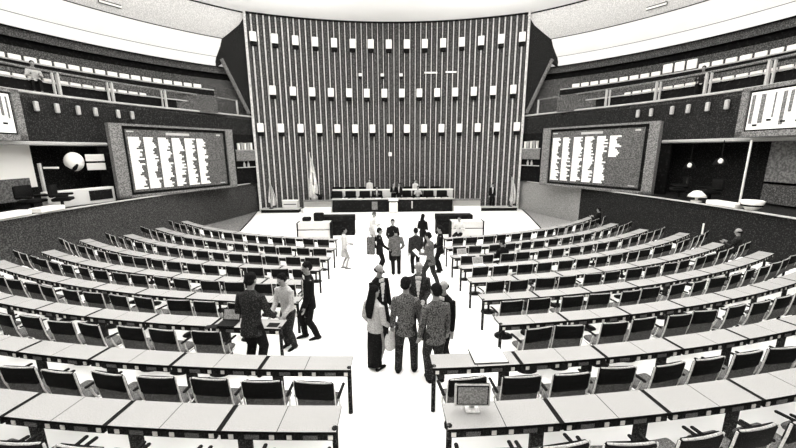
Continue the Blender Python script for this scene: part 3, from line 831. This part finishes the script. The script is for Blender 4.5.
# front group in the aisle
_, _, wr, tw = person('woman with long black hair, pale top and long black skirt holding a white handbag', -.29, 5.64, -40, 1.56, ((-.12, .06, .50), (.12, .10, .53)), jacket='cloth_light', trousers='suit', long_hair=True, skirt=.05, nod=10, turn=-15, width=1.0, vox=.011)
bag_at = tw(wr[1])
t = thing('handbag', 'rounded white handbag hanging from the arm of the long-haired woman', 'bag', (bag_at.x + .06, bag_at.y + .02, bag_at.z - .28), R(-40))
MB().loft([(0, -.13, .0), (0, -.06, -.0), (0, .06, 0), (0, .13, 0)], [(.16, .05), (.21, .07), (.21, .07), (.15, .05)], 14, (0, 0, 1)).obj('bag_body', 'cloth_white', t, True)
MB().tube([(0, -.12, .14), (0, -.10, .34), (0, -.0, .44), (0, .09, .34), (0, .12, .14)], .012, 7).obj('strap', 'suit', t, True)
person('bald man in dark glasses and black suit behind the long-haired woman', -.24, 6.73, -140, 1.68, ((-.13, .05, .47), (.13, .06, .47)), jacket='suit', bald=True, hair='hair', shirt=True, glasses=True, nod=14, vox=.011)
person('man in grey jacket seen from behind, standing feet apart, second figure of the front group', .25, 5.52, -8, 1.73, ((-.14, .03, .47), (.15, .12, .44)), ((-.075, -.01), (.085, .03)), jacket='suit_grey', trousers='suit_dark', nod=14, turn=-12, vox=.011, width=.92)
person('bald man in black suit facing the grey jackets, head bowed, deepest in the front group', .58, 6.9, 172, 1.68, ((-.08, .12, .56), (.09, .12, .55)), jacket='suit_dark', bald=True, hair='hair', nod=26, vox=.011, shirt=True)
person('man in dark suit with balding grey head, half hidden behind the wider grey jacket', .93, 5.75, 140, 1.60, HANG, jacket='suit', bald=True, hair='hair', nod=16, vox=.011, shirt=True)
person('man in wide grey suit seen from behind beside the aisle desk end', .72, 5.22, 12, 1.70, ((-.15, .04, .45), (.14, .05, .47)), ((-.06, 0), (.06, -.01)), jacket='suit_grey', trousers='suit_dark', nod=12, turn=14, hair='hair', vox=.011, width=.95)
# three by the desks of the full-column side
person('dark-suited man seen from behind standing between desk and chairs', -2.36, 5.50, -14, 1.82, ((-.12, .16, .56), (.13, .17, .53)), jacket='suit_dark', trousers='suit', nod=14, lean=6, vox=.011, width=1.0)
person('person in pale jacket wearing a dark headband, beside the dark-suited man', -2.04, 6.50, 150, 1.60, ((-.10, .17, .52), (.09, .18, .52)), jacket='cloth_light', trousers='suit_dark', lean=8, nod=20, vox=.011, headphones=True)
person('man in black suit with white collar standing in the aisle beside the desk ends', -1.72, 6.92, 115, 1.70, ((-.12, .08, .48), (.13, .03, .46)), ((-.06, -.06), (.06, .07)), jacket='suit', shirt=True, tie=True, nod=16, vox=.011)
# middle group
person('dark-haired woman in pale blouse and pale skirt standing alone in the aisle', -1.78, 13.1, -80, 1.64, ((-.08, .12, .60), (.08, .13, .60)), ((-.05, -.04), (.05, .05)), jacket='cloth_white', trousers='cloth_light', skirt=.30, vox=.014, width=.9, short_sleeve=True)
person('person in white top leaning forward behind the man with the case', -.92, 16.6, -115, 1.66, ((-.05, .20, .62), (.06, .20, .60)), lean=14, jacket='cloth_white', trousers='cloth_light', hair='hair_grey', nod=22, vox=.014, width=.9)
_, _, wr, tw = person('black-suited man with a flat case at his back', -.40, 12.5, -80, 1.70, ((-.15, -.06, .52), (.10, .18, .54)), jacket='suit', vox=.014, nod=10)
q = tw(wr[0])
t = thing('portfolio_case', 'flat dark grey case carried upright behind the black-suited man', 'case', (-.72, 12.42, fz(-.72, 12.42) + .72), R(-8))
MB().rbox((0, 0, .32), (.30, .11, .66), .03).obj('case_body', 'suit_grey', t); MB().tube([(-.07, 0, .64), (-.07, 0, .73), (.07, 0, .73), (.07, 0, .64)], .014, 6).obj('handle', 'black', t)
MB().loft([(.14, .02, .6), (.22, .05, .75), (.26, .02, .60)], [.018] * 3, 6).obj('strap', 'black', t)
person('dark-suited man with round bare face facing the grey-jacketed man', .10, 14.2, 178, 1.73, ((-.09, .10, .56), (.09, .10, .56)), jacket='suit', vox=.014, nod=12)
person('man in grey jacket and black trousers seen from behind in the middle group', .20, 12.2, 4, 1.73, ((-.10, .10, .55), (.12, .08, .54)), jacket='suit_grey', trousers='suit', vox=.014, nod=14)
person('broad man in charcoal suit seen from behind, in front of the long-haired figure', .92, 12.3, 8, 1.70, ((-.14, .02, .47), (.12, .10, .53)), jacket='suit_dark', trousers='suit', vox=.014, nod=18, width=1.1)
person('figure in black with long dark hair at the back of the middle group', 1.5, 15.7, -30, 1.67, ((-.08, .10, .56), (.09, .10, .56)), jacket='suit', trousers='suit', long_hair=True, vox=.014, width=.9)
_, _, wr, tw = person('grey-jacketed man striding and reading a white paper', 1.27, 10.64, 62, 1.76, ((-.03, .20, .60), (.10, .15, .56)), ((-.06, .10), (.07, -.12)), jacket='suit_grey', trousers='suit_dark', lean=6, nod=20, vox=.013)
q = tw(wr[0])
pp = MB().box((0, 0, 0), (.24, .012, .30)).obj('paper_sheet', 'paper', loc=(q.x - .08, q.y + .02, q.z + .02)); pp.rotation_euler = (R(-50), 0, R(62))
tag(pp, 'white paper sheet held by the striding grey-jacketed man', 'paper')
person('dark-suited man facing the middle group beside the far desk ends', 1.82, 12.4, 82, 1.75, ((-.06, .14, .54), (.08, .14, .54)), ((-.06, .02), (.06, -.02)), jacket='suit', trousers='suit', shirt=True, nod=14, vox=.014)
# seated
def near_chair(x, y): return min(CHAIRS, key=lambda c: (c[0] - x) ** 2 + (c[1] - y) ** 2)
cx_, cy_, ca_ = near_chair(3.95, 11.3)
person('man in dark suit seated alone among the desks, short-column screen side', cx_, cy_, 20, 1.55, ((-.10, .18, .50), (.10, .18, .50)), ((-.07, .22), (.07, .22)), seated=.47, jacket='suit', trousers='suit', nod=14, turn=40, vox=.014, lean=10)
person('person in white shirt seated in front of the clerks bench, short-column screen side', 3.35, 16.55, 150, 1.72, ((-.10, .16, .50), (.10, .17, .50)), ((-.07, .22), (.07, .22)), seated=.47, jacket='cloth_white', trousers='suit', nod=10, vox=.014)

# ------------------------------------------------------------------ clerks benches
for s, lab in ((-1, 'pale two-panel clerks bench before the stage, full-column screen side'), (1, 'pale two-panel clerks bench before the stage, short-column screen side')):
    x0 = -3.88 if s < 0 else 3.95; y0 = 17.5
    T = thing('bench_desk', lab, 'desk', (x0, y0, 0))
    m = MB(); m.rbox((0, 0, .78), (1.62, .08, .36), .03); m.rbox((0, -.03, .38), (1.62, .08, .38), .03); m.obj('front_panel', 'offwhite', T)
    MB().box((0, .30, .93), (1.6, .55, .04)).obj('desktop', 'offwhite', T)
    m = MB()
    for q in (-1, 1): m.box((q * .84, .2, .48), (.05, .6, .97))
    m.box((0, -.012, .585), (1.64, .05, .025)); m.obj('side_frame', 'black', T)
    x1 = x0 + (.95 if s < 0 else -.45)
    T = thing('side_table', 'low black table behind the clerks bench, %s' % SIDE[s], 'table', (x1, y0 + 1.45, 0))
    MB().rbox((0, 0, .90), (2.0, .7, .34), .03).obj('tabletop', 'black', T)
    MB().box((0, 0, .37), (1.95, .6, .74)).obj('panel', 'black', T)
for k, (x, y, w, h) in enumerate(((-4.35, 18.95, .42, .2), (-3.72, 18.95, .5, .42))):
    b = MB().rbox((0, 0, h / 2), (w, .35, h), .05).obj('document_box', 'black', loc=(x, y - .9, .955)); 
    tag(b, 'dark rounded box on the clerks bench, %s' % ('lower one' if k == 0 else 'taller one beside the side table'), 'box')

# ------------------------------------------------------------------ stage: presiding table, counters, chairs
struct(MB().box((.1, 27.55, .2), (9.6, 1.9, .4)).obj('floor_dais', 'offwhite'))
T = thing('presiding_table', 'long black-fronted presiding table with pale top on the stage', 'table', (.2, 26.05, 0))
MB().rbox((0, 0, .48), (9.0, .12, .92), .03).obj('front_panel', 'black', T)
MB().rbox((0, .2, .98), (9.15, .62, .07), .02).obj('tabletop', 'ledge', T)
for q in (-4.4, 4.4): MB().box((q, .25, .47), (.1, .45, .94)).obj('side_panel', 'black', T)
MB().box((1.45, -.07, .55), (.1, .03, .55)).obj('panel_strip', 'ledge', T)
MB().rbox((-1.35, -.075, .5), (.42, .04, .6), .01).obj('emblem_panel', 'greyframe', T)
T = thing('lectern', 'narrow white lectern in front of the presiding table', 'lectern', (.25, 25.78, 0))
MB().rbox((0, 0, .40), (.62, .3, .72), .04).obj('body', 'white', T); MB().rbox((0, 0, .98), (.72, .36, .2), .04).obj('top', 'white', T); MB().box((0, .05, .82), (.4, .16, .16)).obj('neck', 'black', T)
T = thing('long_counter', 'long white counter behind the presiding chairs', 'counter', (.25, 27.5, .4))
MB().rbox((0, 0, .55), (9.4, .25, 1.1), .03).obj('front_panel', 'offwhite', T); MB().rbox((0, .05, 1.13), (9.5, .4, .06), .02).obj('countertop', 'white', T)
# chairs of the presiding officers (facing the hall) and the row behind the counter
pc_back = MB().rbox((0, -.27, .82), (.82, .14, .52), .06, 0, bend).mesh('backrest', ['chair'], True); pc_seat = MB().rbox((0, .05, .46), (.72, .6, .14), .05).mesh('seat', ['chair'], True)
pc_arm = [MB().rbox((q * .40, .05, .64), (.12, .55, .1), .04).mesh('armrest', ['chair'], True) for q in (-1, 1)]; pc_col = MB().lathe((0, 0, 0), [(.3, 0), (.3, .03), (.06, .08), (.05, .4)], 14).mesh('base', ['dark_metal'])
XS = [-4.1, -3.05, -1.95, -1.0, 1.25, 2.15, 3.0, 4.05]
for i, x in enumerate(XS):
    T = thing('presiding_chair', 'wide black chair behind the presiding table, %s from its full-column screen end' % ORD[i + 1], 'chair', (x, 26.93, .4), PI, 'chairs of the presiding table')
    link('backrest', pc_back, T); link('seat', pc_seat, T); link('base', pc_col, T)
    for a in pc_arm: link('armrest', a, T)
for i, x in enumerate((-4.2, -3.2, -2.1, -1.2, 1.5, 2.6, 3.7)):
    T = thing('counter_chair', 'black chair showing above the long white counter, %s from its full-column screen end' % ORD[i + 1], 'chair', (x, 27.98, .62), PI, 'chairs behind the long white counter')
    link('backrest', pc_back, T); link('seat', pc_seat, T); link('base', pc_col, T)
# people on the stage
person('dark-suited speaker with white shirt standing behind the white lectern', .28, 26.85, 178, 1.70, ((-.08, .16, .60), (.08, .16, .60)), jacket='suit', shirt=True, tie=True, vox=.016, z=.4, nod=5)
person('dark-suited aide standing close beside the speaker at the lectern', .72, 26.98, 165, 1.68, HANG, jacket='suit', shirt=True, vox=.016, z=.4, nod=5)
for k, (x, lb, jk) in enumerate(((-1.0, 'seated officer in black with white papers, next to the speaker', 'suit_dark'), (2.15, 'seated officer in pale shirt at the presiding table, short-column screen side', 'cloth_light'))):
    person(lb, x, 26.9, 180, 1.7, ((-.10, .20, .53), (.10, .20, .53)), ((-.07, .2), (.07, .2)), seated=.53, jacket=jk, trousers='suit', vox=.016, z=.4, shirt=(k == 0), nod=8)
person('person in white shirt standing behind the counter beside the wall, closer to the full-column screen', -1.62, 28.05, 175, 1.72, HANG, jacket='cloth_white', trousers='suit', vox=.016, z=.62)
person('person in white shirt standing behind the counter, closer to the short-column screen', 2.05, 28.05, 185, 1.62, HANG, jacket='cloth_white', trousers='suit', vox=.016, z=.62)
person('guard in dark uniform with white shirt front standing by the wall near the far flag', 7.9, 26.75, 175, 1.72, HANG, jacket='suit', trousers='suit', shirt=True, vox=.016, z=.30)
# papers and microphones on the presiding table
for i, x in enumerate((-3.4, -2.3, -.9, 1.5, 2.5, 3.6)):
    b = MB().box((0, 0, .006), (.42, .28, .012)).obj('paper_sheet', 'paper', loc=(x, 26.25, 1.017)); tag(b, 'white paper on the presiding table, %s from its full-column screen end' % ORD[i + 1], 'paper', 'papers on the presiding table')
    T = thing('microphone', 'thin black microphone on the presiding table, %s from its full-column screen end' % ORD[i + 1], 'microphone', (x + .3, 26.35, 1.016), 0, 'microphones on the presiding table')
    MB().lathe((0, 0, 0), [(.07, 0), (.06, .03), (.01, .04)], 10).obj('base', 'black', T); MB().tube([(0, 0, .03), (0, .01, .22), (0, .08, .34)], .012, 6).obj('stem', 'black', T); MB().ball((0, .1, .36), .03, 8).obj('microphone_head', 'black', T)
# side counters and platforms
for s in (-1, 1):
    T = thing('side_counter', 'stepped white counter beside the presiding table, %s' % SIDE[s], 'counter', (s * 5.6 + .2, 26.5, 0))
    MB().rbox((0, .1, .43), (2.1, .7, .86), .03).obj('upper_block', 'offwhite', T); MB().rbox((0, -.5, .2), (2.05, .5, .4), .03).obj('lower_block', 'white', T); MB().box((0, -.27, .88), (2.15, .8, .04)).obj('countertop', 'greyframe', T)
    T = thing('low_platform', 'long low dark platform under the flag, %s' % SIDE[s], 'platform', (s * 8.25, 26.3, 0))
    MB().rbox((0, .1, .12), (2.8, .7, .24), .02).obj('platform_side', 'black', T); MB().rbox((0, .1, .27), (2.9, .8, .06), .02).obj('platform_top', 'ledge', T)
T = thing('cabinet', 'low white cabinet beside the tall flag', 'cabinet', (-7.55, 26.55, .3))
MB().rbox((0, 0, .28), (1.1, .4, .56), .03).obj('body', 'offwhite', T); MB().box((0, -.205, .30), (.95, .02, .06)).obj('drawer_gap', 'black', T); MB().rbox((0, 0, .58), (1.2, .46, .05), .02).obj('top', 'white', T)
# flags
def flag(x, y, z, h, w, label, big):
    T = thing('flag', label, 'flag', (x, y, z))
    MB().lathe((0, 0, 0), [(.16, 0), (.16, .04), (.04, .08)], 12).obj('base', 'dark_metal', T)
    MB().tube([(0, 0, .05), (0, 0, h)], .028, 8).obj('pole', 'chrome', T); MB().loft([(0, 0, h), (0, 0, h + .06), (0, 0, h + .16)], [.03, .05, .015], 8).obj('finial', 'ledge', T)
    m = MB(); n = 20; k = 12; vs = []; ms = []
    for i in range(n + 1):
        t = i / n; zz = h - .06 - t * (h * .74)
        for j in range(k + 1):
            u = j / k; ww = w * (.25 + .75 * min(1, t * 1.4)) 
            vs.append((.03 + u * ww - ww * .35 * t, -.06 - .10 * math.sin(u * 9 + t * 2.5) - .05 * u, zz - .10 * math.sin(u * PI) - u * .25))
    for i in range(n):
        for j in range(k):
            a = i * (k + 1) + j; m.v; ms.append((a, a + 1, a + k + 2, a + k + 1))
    o = 0; m.v += vs
    for idx, f in enumerate(ms):
        i, j = divmod(idx, k); cxu = (j + .5) / k; cyt = (i + .5) / n
        dia = abs(cxu - .5) / .42 + abs(cyt - .5) / .40
        mi = 0
        if big: mi = 1 if dia < 1 else 0
        if big and ((cxu - .5) / .2) ** 2 + ((cyt - .5) / .17) ** 2 < 1: mi = 2
        if not big: mi = 1 if j % 4 == 2 else 0
        m.f.append(f); m.m.append(mi)
    c = m.obj('cloth', ['flag_light' if not big else 'flag_light', 'flag_grey' if not big else 'white', 'flag_grey'], T, True)
    sd = c.modifiers.new('thickness', 'SOLIDIFY'); sd.thickness = .012
flag(-6.05, 27.15, 0, 4.3, .62, 'tall draped flag on a pole beside the presiding table', True)
flag(-8.95, 26.3, .30, 2.1, .5, 'short draped flag by the slatted wall, full-column screen side', False)
flag(9.2, 26.3, .30, 2.1, .5, 'short draped flag by the slatted wall, short-column screen side', False)
# foliage by the tall flag
T = thing('potted_plant', 'small dark potted plant at the foot of the tall flag', 'plant', (-5.3, 26.6, .90))
MB().lathe((0, 0, 0), [(.12, 0), (.16, .2), (.17, .22)], 12).obj('pot', 'black', T)
m = MB(); random.seed(9)
for k in range(26):
    a = random.uniform(0, 2 * PI); l = random.uniform(.25, .5); e = random.uniform(.2, .9)
    m.loft([(0, 0, .2), (math.cos(a) * l * .5 * (1 - e * .4), math.sin(a) * l * .5 * (1 - e * .4), .2 + l * e * .7), (math.cos(a) * l * .8, math.sin(a) * l * .5, .2 + l * e)], [(.012, .006), (.05, .008), (.01, .004)], 6, None, False)
m.obj('leaves', 'hedge', T)

# ------------------------------------------------------------------ things on the desks
def on_desk(row, x, y): return fz(*[(x / math.hypot(x, YC - y)) * (YC - FAR[row] + DEPTH[row] / 2), YC - (YC - y) / math.hypot(x, YC - y) * (YC - FAR[row] + DEPTH[row] / 2)]) + .741
z = on_desk(0, .86, 3.35)
T = thing('monitor', 'flat monitor with pale frame and grey screen standing on the aisle desk', 'monitor', (.90, 3.42, z), R(-2))
MB().rbox((0, 0, .20), (.40, .03, .28), .012).obj('frame', 'chrome', T); MB().box((0, -.0155, .20), (.355, .008, .235)).obj('bezel', 'black', T); MB().box((0, -.021, .20), (.325, .006, .205)).obj('display', 'lightscreen', T)
MB().rbox((.0, .0, .012), (.16, .13, .024), .01).obj('base', 'chrome', T); MB().box((0, .012, .05), (.05, .02, .09)).obj('stand', 'chrome', T)
z = on_desk(1, 1.42, 4.6)
T = thing('open_binder', 'open white binder lying across the second-row aisle desk', 'binder', (1.42, 4.63, z), R(2))
MB().rbox((-.12, 0, .014), (.235, .36, .028), .006).obj('page_block', 'paper', T); MB().rbox((.12, 0, .014), (.235, .36, .028), .006).obj('page_block', 'paper', T); MB().box((0, 0, .006), (.5, .38, .010)).obj('cover', 'black', T)
def laptop(x, y, row, rz, label, ang=65, dark=True):
    z = on_desk(row, x, y)
    T = thing('laptop', label, 'laptop', (x, y, z), R(rz))
    MB().rbox((0, 0, .01), (.34, .23, .02), .006).obj('keyboard_base', 'dark_metal' if dark else 'chrome', T)
    m = MB().rbox((0, 0, .11), (.34, .014, .22), .006); o = m.obj('lid', 'dark_metal' if dark else 'chrome', T); o.location = (0, .115, .012); o.rotation_euler = (R(-20), 0, 0)
    d = MB().box((0, -.009, .115), (.30, .004, .18)).obj('display', 'lightscreen', o)
laptop(-3.0, 6.0, 2, -6, 'dark open laptop on the third-row desk beside the standing dark-suited man')
laptop(2.55, 11.75, 6, 8, 'pale open laptop near the aisle end of the seventh desk row', 65, False)
laptop(2.75, 10.3, 5, 8, 'pale open laptop near the aisle end of the sixth desk row', 65, False)
for k, (x, y, row, rz, lb) in enumerate(((-2.15, 5.93, 2, -5, 'dark tablet on the third-row aisle desk beside the dark-suited man'), (-3.25, 5.9, 2, 12, 'thin dark tablet beside the open laptop on the third-row desk'))):
    z = on_desk(row, x, y); b = MB().rbox((0, 0, .006), (.2, .14, .012), .004).obj('tablet', 'dark_metal', loc=(x, y, z)); b.rotation_euler = (0, 0, R(rz)); tag(b, lb, 'tablet')
b = MB().rbox((0, 0, .008), (.3, .22, .016), .004).obj('paper_pad', 'paper', loc=(3.35, 10.18, on_desk(5, 3.35, 10.18))); b.rotation_euler = (0, 0, R(10)); tag(b, 'white paper pad on the desk before the seated dark-suited man', 'paper')
# objects at the row ends beside the wall
T = thing('marker_post', 'thin white post beside the wall between two desk row ends, short-column screen side', 'post', (12.62, 13.5, fz(12.62, 13.5)))
MB().lathe((0, 0, 0), [(.14, 0), (.14, .02), (.03, .05)], 12).obj('base', 'dark_metal', T); MB().tube([(0, 0, .03), (0, 0, 1.25)], .03, 8).obj('pole', 'white', T)
cx_, cy_, ca_ = near_chair(11.5, 18.9)
person('dark-suited person seated at the wall end of a far row, short-column screen side', cx_, cy_, 40, 1.72, ((-.1, .17, .5), (.1, .17, .5)), ((-.07, .22), (.07, .22)), seated=.47, jacket='suit', trousers='suit', vox=.018)
cx_, cy_, ca_ = near_chair(12.3, 12.3)
person('bald person in charcoal seated at a row end near the white post', cx_, cy_, 30, 1.66, ((-.1, .17, .5), (.1, .17, .5)), ((-.07, .22), (.07, .22)), seated=.47, jacket='suit_dark', trousers='suit', bald=True, hair='hair', vox=.018)

# ------------------------------------------------------------------ booths behind the ledge
LZ = 2.16
def booth_chair(x, y, rz, label):
    T = thing('booth_chair', label, 'chair', (x, y, LZ), R(rz), 'black chairs in the side booths')
    link('backrest', pc_back, T); link('seat', pc_seat, T); link('base', pc_col, T)
    for a in pc_arm: link('armrest', a, T)
# full-column side
struct(MB().box((-16.0, 14.3, 3.95), (.12, 3.9, 1.9)).obj('wall_booth_panel', 'white'))
struct(MB().box((-15.92, 14.2, 2.95), (.08, 3.4, .95)).obj('window_1', 'window'))
T = thing('booth_post', 'white upright post in the booth, beside the round globe', 'post', (-15.1, 15.65, LZ))
MB().box((0, 0, .95), (.09, .09, 1.9)).obj('shaft', 'ledge', T); MB().rbox((.38, .1, 1.7), (.66, .05, .09), .02).obj('arm', 'white', T); MB().box((0, 0, .03), (.3, .3, .06)).obj('base', 'ledge', T)
GL = T = thing('globe_lamp', 'large white globe with a dark notched underside hanging in the booth', 'lamp', (-14.95, 17.2, 4.08))
MB().ball((0, 0, 0), .62, 24).obj('globe', 'white', T, True)
m = MB(); m.loft([(.10, -.30, -.50), (.28, -.38, -.40), (.46, -.34, -.20)], [(.10, .12), (.14, .12), (.08, .12)], 10); m.loft([(-.36, -.34, -.18), (-.2, -.4, -.34), (0, -.32, -.5)], [(.10, .10), (.10, .12), (.12, .12)], 10); m.obj('notch_bracket', 'black', T, True)
MB().tube([(0, 0, .6), (0, 0, .9)], .04, 8).obj('rod', 'black', T)
GL.scale = (.62, .58, .72)
for k, z in enumerate((4.25, 3.82)):
    b = MB().rbox((0, 0, 0), (.12, .72, .34), .02).obj('wall_notice', 'white', loc=(-14.6, 18.0, z)); b.rotation_euler = (0, 0, R(-50))
    tag(b, 'small white notice on the dark booth wall, %s of a pair' % ('upper' if k == 0 else 'lower'), 'notice', 'white notices in the booth')
T = thing('booth_counter', 'pale counter with a dark opening in the booth beside the voting screen', 'counter', (-14.15, 16.3, LZ), R(72))
MB().rbox((0, 0, .36), (2.7, .4, .72), .03).obj('counter_body', 'offwhite', T); MB().box((.72, -.205, .38), (1.0, .03, .46)).obj('opening', 'black', T)
booth_chair(-13.62, 14.75, -60, 'black chair in the booth beside the pale counter'); booth_chair(-14.3, 14.2, -80, 'black chair in the booth in front of the grey window')
for k, (x, y, w) in enumerate(((-13.45, 13.9, 1.0), (-13.6, 12.6, 1.2))):
    b = MB().rbox((0, 0, .09), (.5, w, .18), .03).obj('paper_box', 'white', loc=(x, y, LZ + .1)); tag(b, 'low white box on the parapet ledge, %s' % ('next to the black booth chair' if k == 0 else 'near the grey window'), 'box')
# short-column side
booth_chair(14.0, 16.6, 60, 'black chair in the dark booth closer to the voting screen'); booth_chair(14.35, 15.3, 70, 'black chair in the dark booth between two lamps')
T = thing('glazing_post', 'thin white upright post dividing the dark booth', 'post', (14.75, 14.3, LZ)); MB().box((0, 0, 1.35), (.05, .05, 2.7)).obj('shaft', 'white', T); MB().box((0, 0, .02), (.2, .2, .04)).obj('base', 'ledge', T)
struct(MB().box((16.1, 12.6, 4.0), (.12, 4.2, 1.9)).obj('wall_booth_upper', 'midgrey')); struct(MB().box((16.1, 12.6, 2.7), (.12, 4.2, .9)).obj('wall_booth_lower', 'gal_grey'))
for k, (x, y, z) in enumerate(((14.9, 17.25, 3.7), (15.0, 15.75, 3.95))):
    T = thing('booth_lamp', 'dark round lamp with a bright spot in the booth, %s the voting screen' % ('closer to' if k == 0 else 'further from'), 'lamp', (x, y, z))
    MB().lathe((0, 0, 0), [(.05, .2), (.16, .12), (.26, -.1), (.27, -.14)], 16).obj('lamp_shade', 'dark_metal', T, True); MB().ball((-.12, -.12, .02), (.1, .1, .13), 10).obj('highlight', 'white', T, True); MB().tube([(0, 0, .15), (0, 0, .95)], .02, 6).obj('rod', 'black', T)  # white ball imitates a highlight on the dark lamp
T = thing('desk_lamp', 'squat white desk lamp on the parapet ledge', 'lamp', (13.45, 14.95, LZ + .1))
MB().lathe((0, 0, 0), [(.2, 0), (.2, .04), (.05, .07), (.05, .2)], 14).obj('base', 'white', T); MB().lathe((0, 0, .2), [(.34, 0), (.3, .1), (.14, .26), (.05, .28)], 16).obj('lamp_shade', 'white', T, True)
b = MB().rbox((0, 0, .08), (.5, 1.25, .16), .02).obj('paper_box', 'white', loc=(13.6, 13.75, LZ + .1)); tag(b, 'long low white box on the ledge between the lamp and the bowl', 'box')
T = thing('serving_bowl', 'white bowl with a dark band on the parapet ledge', 'bowl', (13.65, 12.75, LZ + .1)); MB().lathe((0, 0, 0), [(.16, 0), (.3, .14), (.36, .34), (.3, .36)], 18).obj('bowl_body', 'white', T, True); MB().lathe((0, 0, 0), [(.305, .135), (.335, .2)], 18).obj('band', 'black', T)
# visitors in the galleries
person('visitor in white leaning on the gallery rail, full-column screen side', GSEATS[(-1, 18)][0], GSEATS[(-1, 18)][1], -130, 1.62, ((-.09, .17, .46), (.09, .17, .46)), ((-.07, .2), (.07, .2)), seated=.45, jacket='cloth_white', trousers='suit', vox=.018, z=7.08, lean=12)
person('visitor in dark jacket seated at the gallery rail, short-column screen side', GSEATS[(1, 16)][0], GSEATS[(1, 16)][1], 130, 1.66, ((-.09, .17, .46), (.09, .17, .46)), ((-.07, .2), (.07, .2)), seated=.45, jacket='suit_dark', trousers='suit', vox=.018, z=7.08, lean=8)
# ------------------------------------------------------------------ camera
cd = bpy.data.cameras.new('camera'); cam = bpy.data.objects.new('camera', cd); COL.objects.link(cam)
F = 350.0; phi = math.atan((224 - 151) / F); yw = R(1.3); rl = R(-.3)
def ray(u, v):
    u, v = u * math.cos(rl) - v * math.sin(rl), u * math.sin(rl) + v * math.cos(rl)
    d = (u, math.cos(phi) + v * math.sin(phi), v * math.cos(phi) - math.sin(phi))
    return Vector((d[0] * math.cos(yw) + d[1] * math.sin(yw), -d[0] * math.sin(yw) + d[1] * math.cos(yw), d[2]))
f0 = ray(0, 0); X = ray(1, 0) - f0; Y = ray(0, 1) - f0
mw = Matrix((X, Y, -f0)).transposed().to_4x4(); mw.translation = (0, 0, 4.5)
cam.matrix_world = mw
cd.sensor_width = 36; cd.lens = 36 * F / 796; cd.clip_end = 200; cd.clip_start = .05
SC.camera = cam

# ------------------------------------------------------------------ light: ceiling lamps of the hall, added uplights, even world light through the open rear
w = bpy.data.worlds.new('world'); SC.world = w; w.use_nodes = True
w.node_tree.nodes['Background'].inputs[0].default_value = (1, .98, .95, 1); w.node_tree.nodes['Background'].inputs[1].default_value = .25
def area(name, loc, size, power, rot=(0, 0, 0)):
    l = bpy.data.lights.new(name, 'AREA'); l.shape = 'DISK'; l.size = size; l.energy = power; l.color = (1, .99, .975)
    o = bpy.data.objects.new(name, l); COL.objects.link(o); o.location = loc; o.rotation_euler = rot
    return o
for k, (x, y) in enumerate([(0, 17), (-7, 14), (7, 14), (0, 10), (-11, 8), (11, 8), (-5, 5), (5, 5), (0, 1), (-8, 20), (8, 20), (0, 23)]):
    area('ceiling_lamp', (x, y, ZT - .15), 3.2, 100)
for k in range(8):
    a = 2 * PI * k / 8 + .3
    if k < 2: area('added_uplight', (-6 + 12 * k, 20.0, 10.5), 4.0, 260, (PI, 0, 0))
    area('added_uplight', (10 * math.sin(a), 9 + 6 * math.cos(a), 9.2), 5.0, 420, (PI, 0, 0))  # unseen lamps added to whiten the ceiling
SC.view_settings.view_transform = 'Standard'; SC.view_settings.look = 'None'; SC.view_settings.gamma = 1
SC.view_settings.exposure = 0.95
SC.cycles.sample_clamp_indirect = 0.0
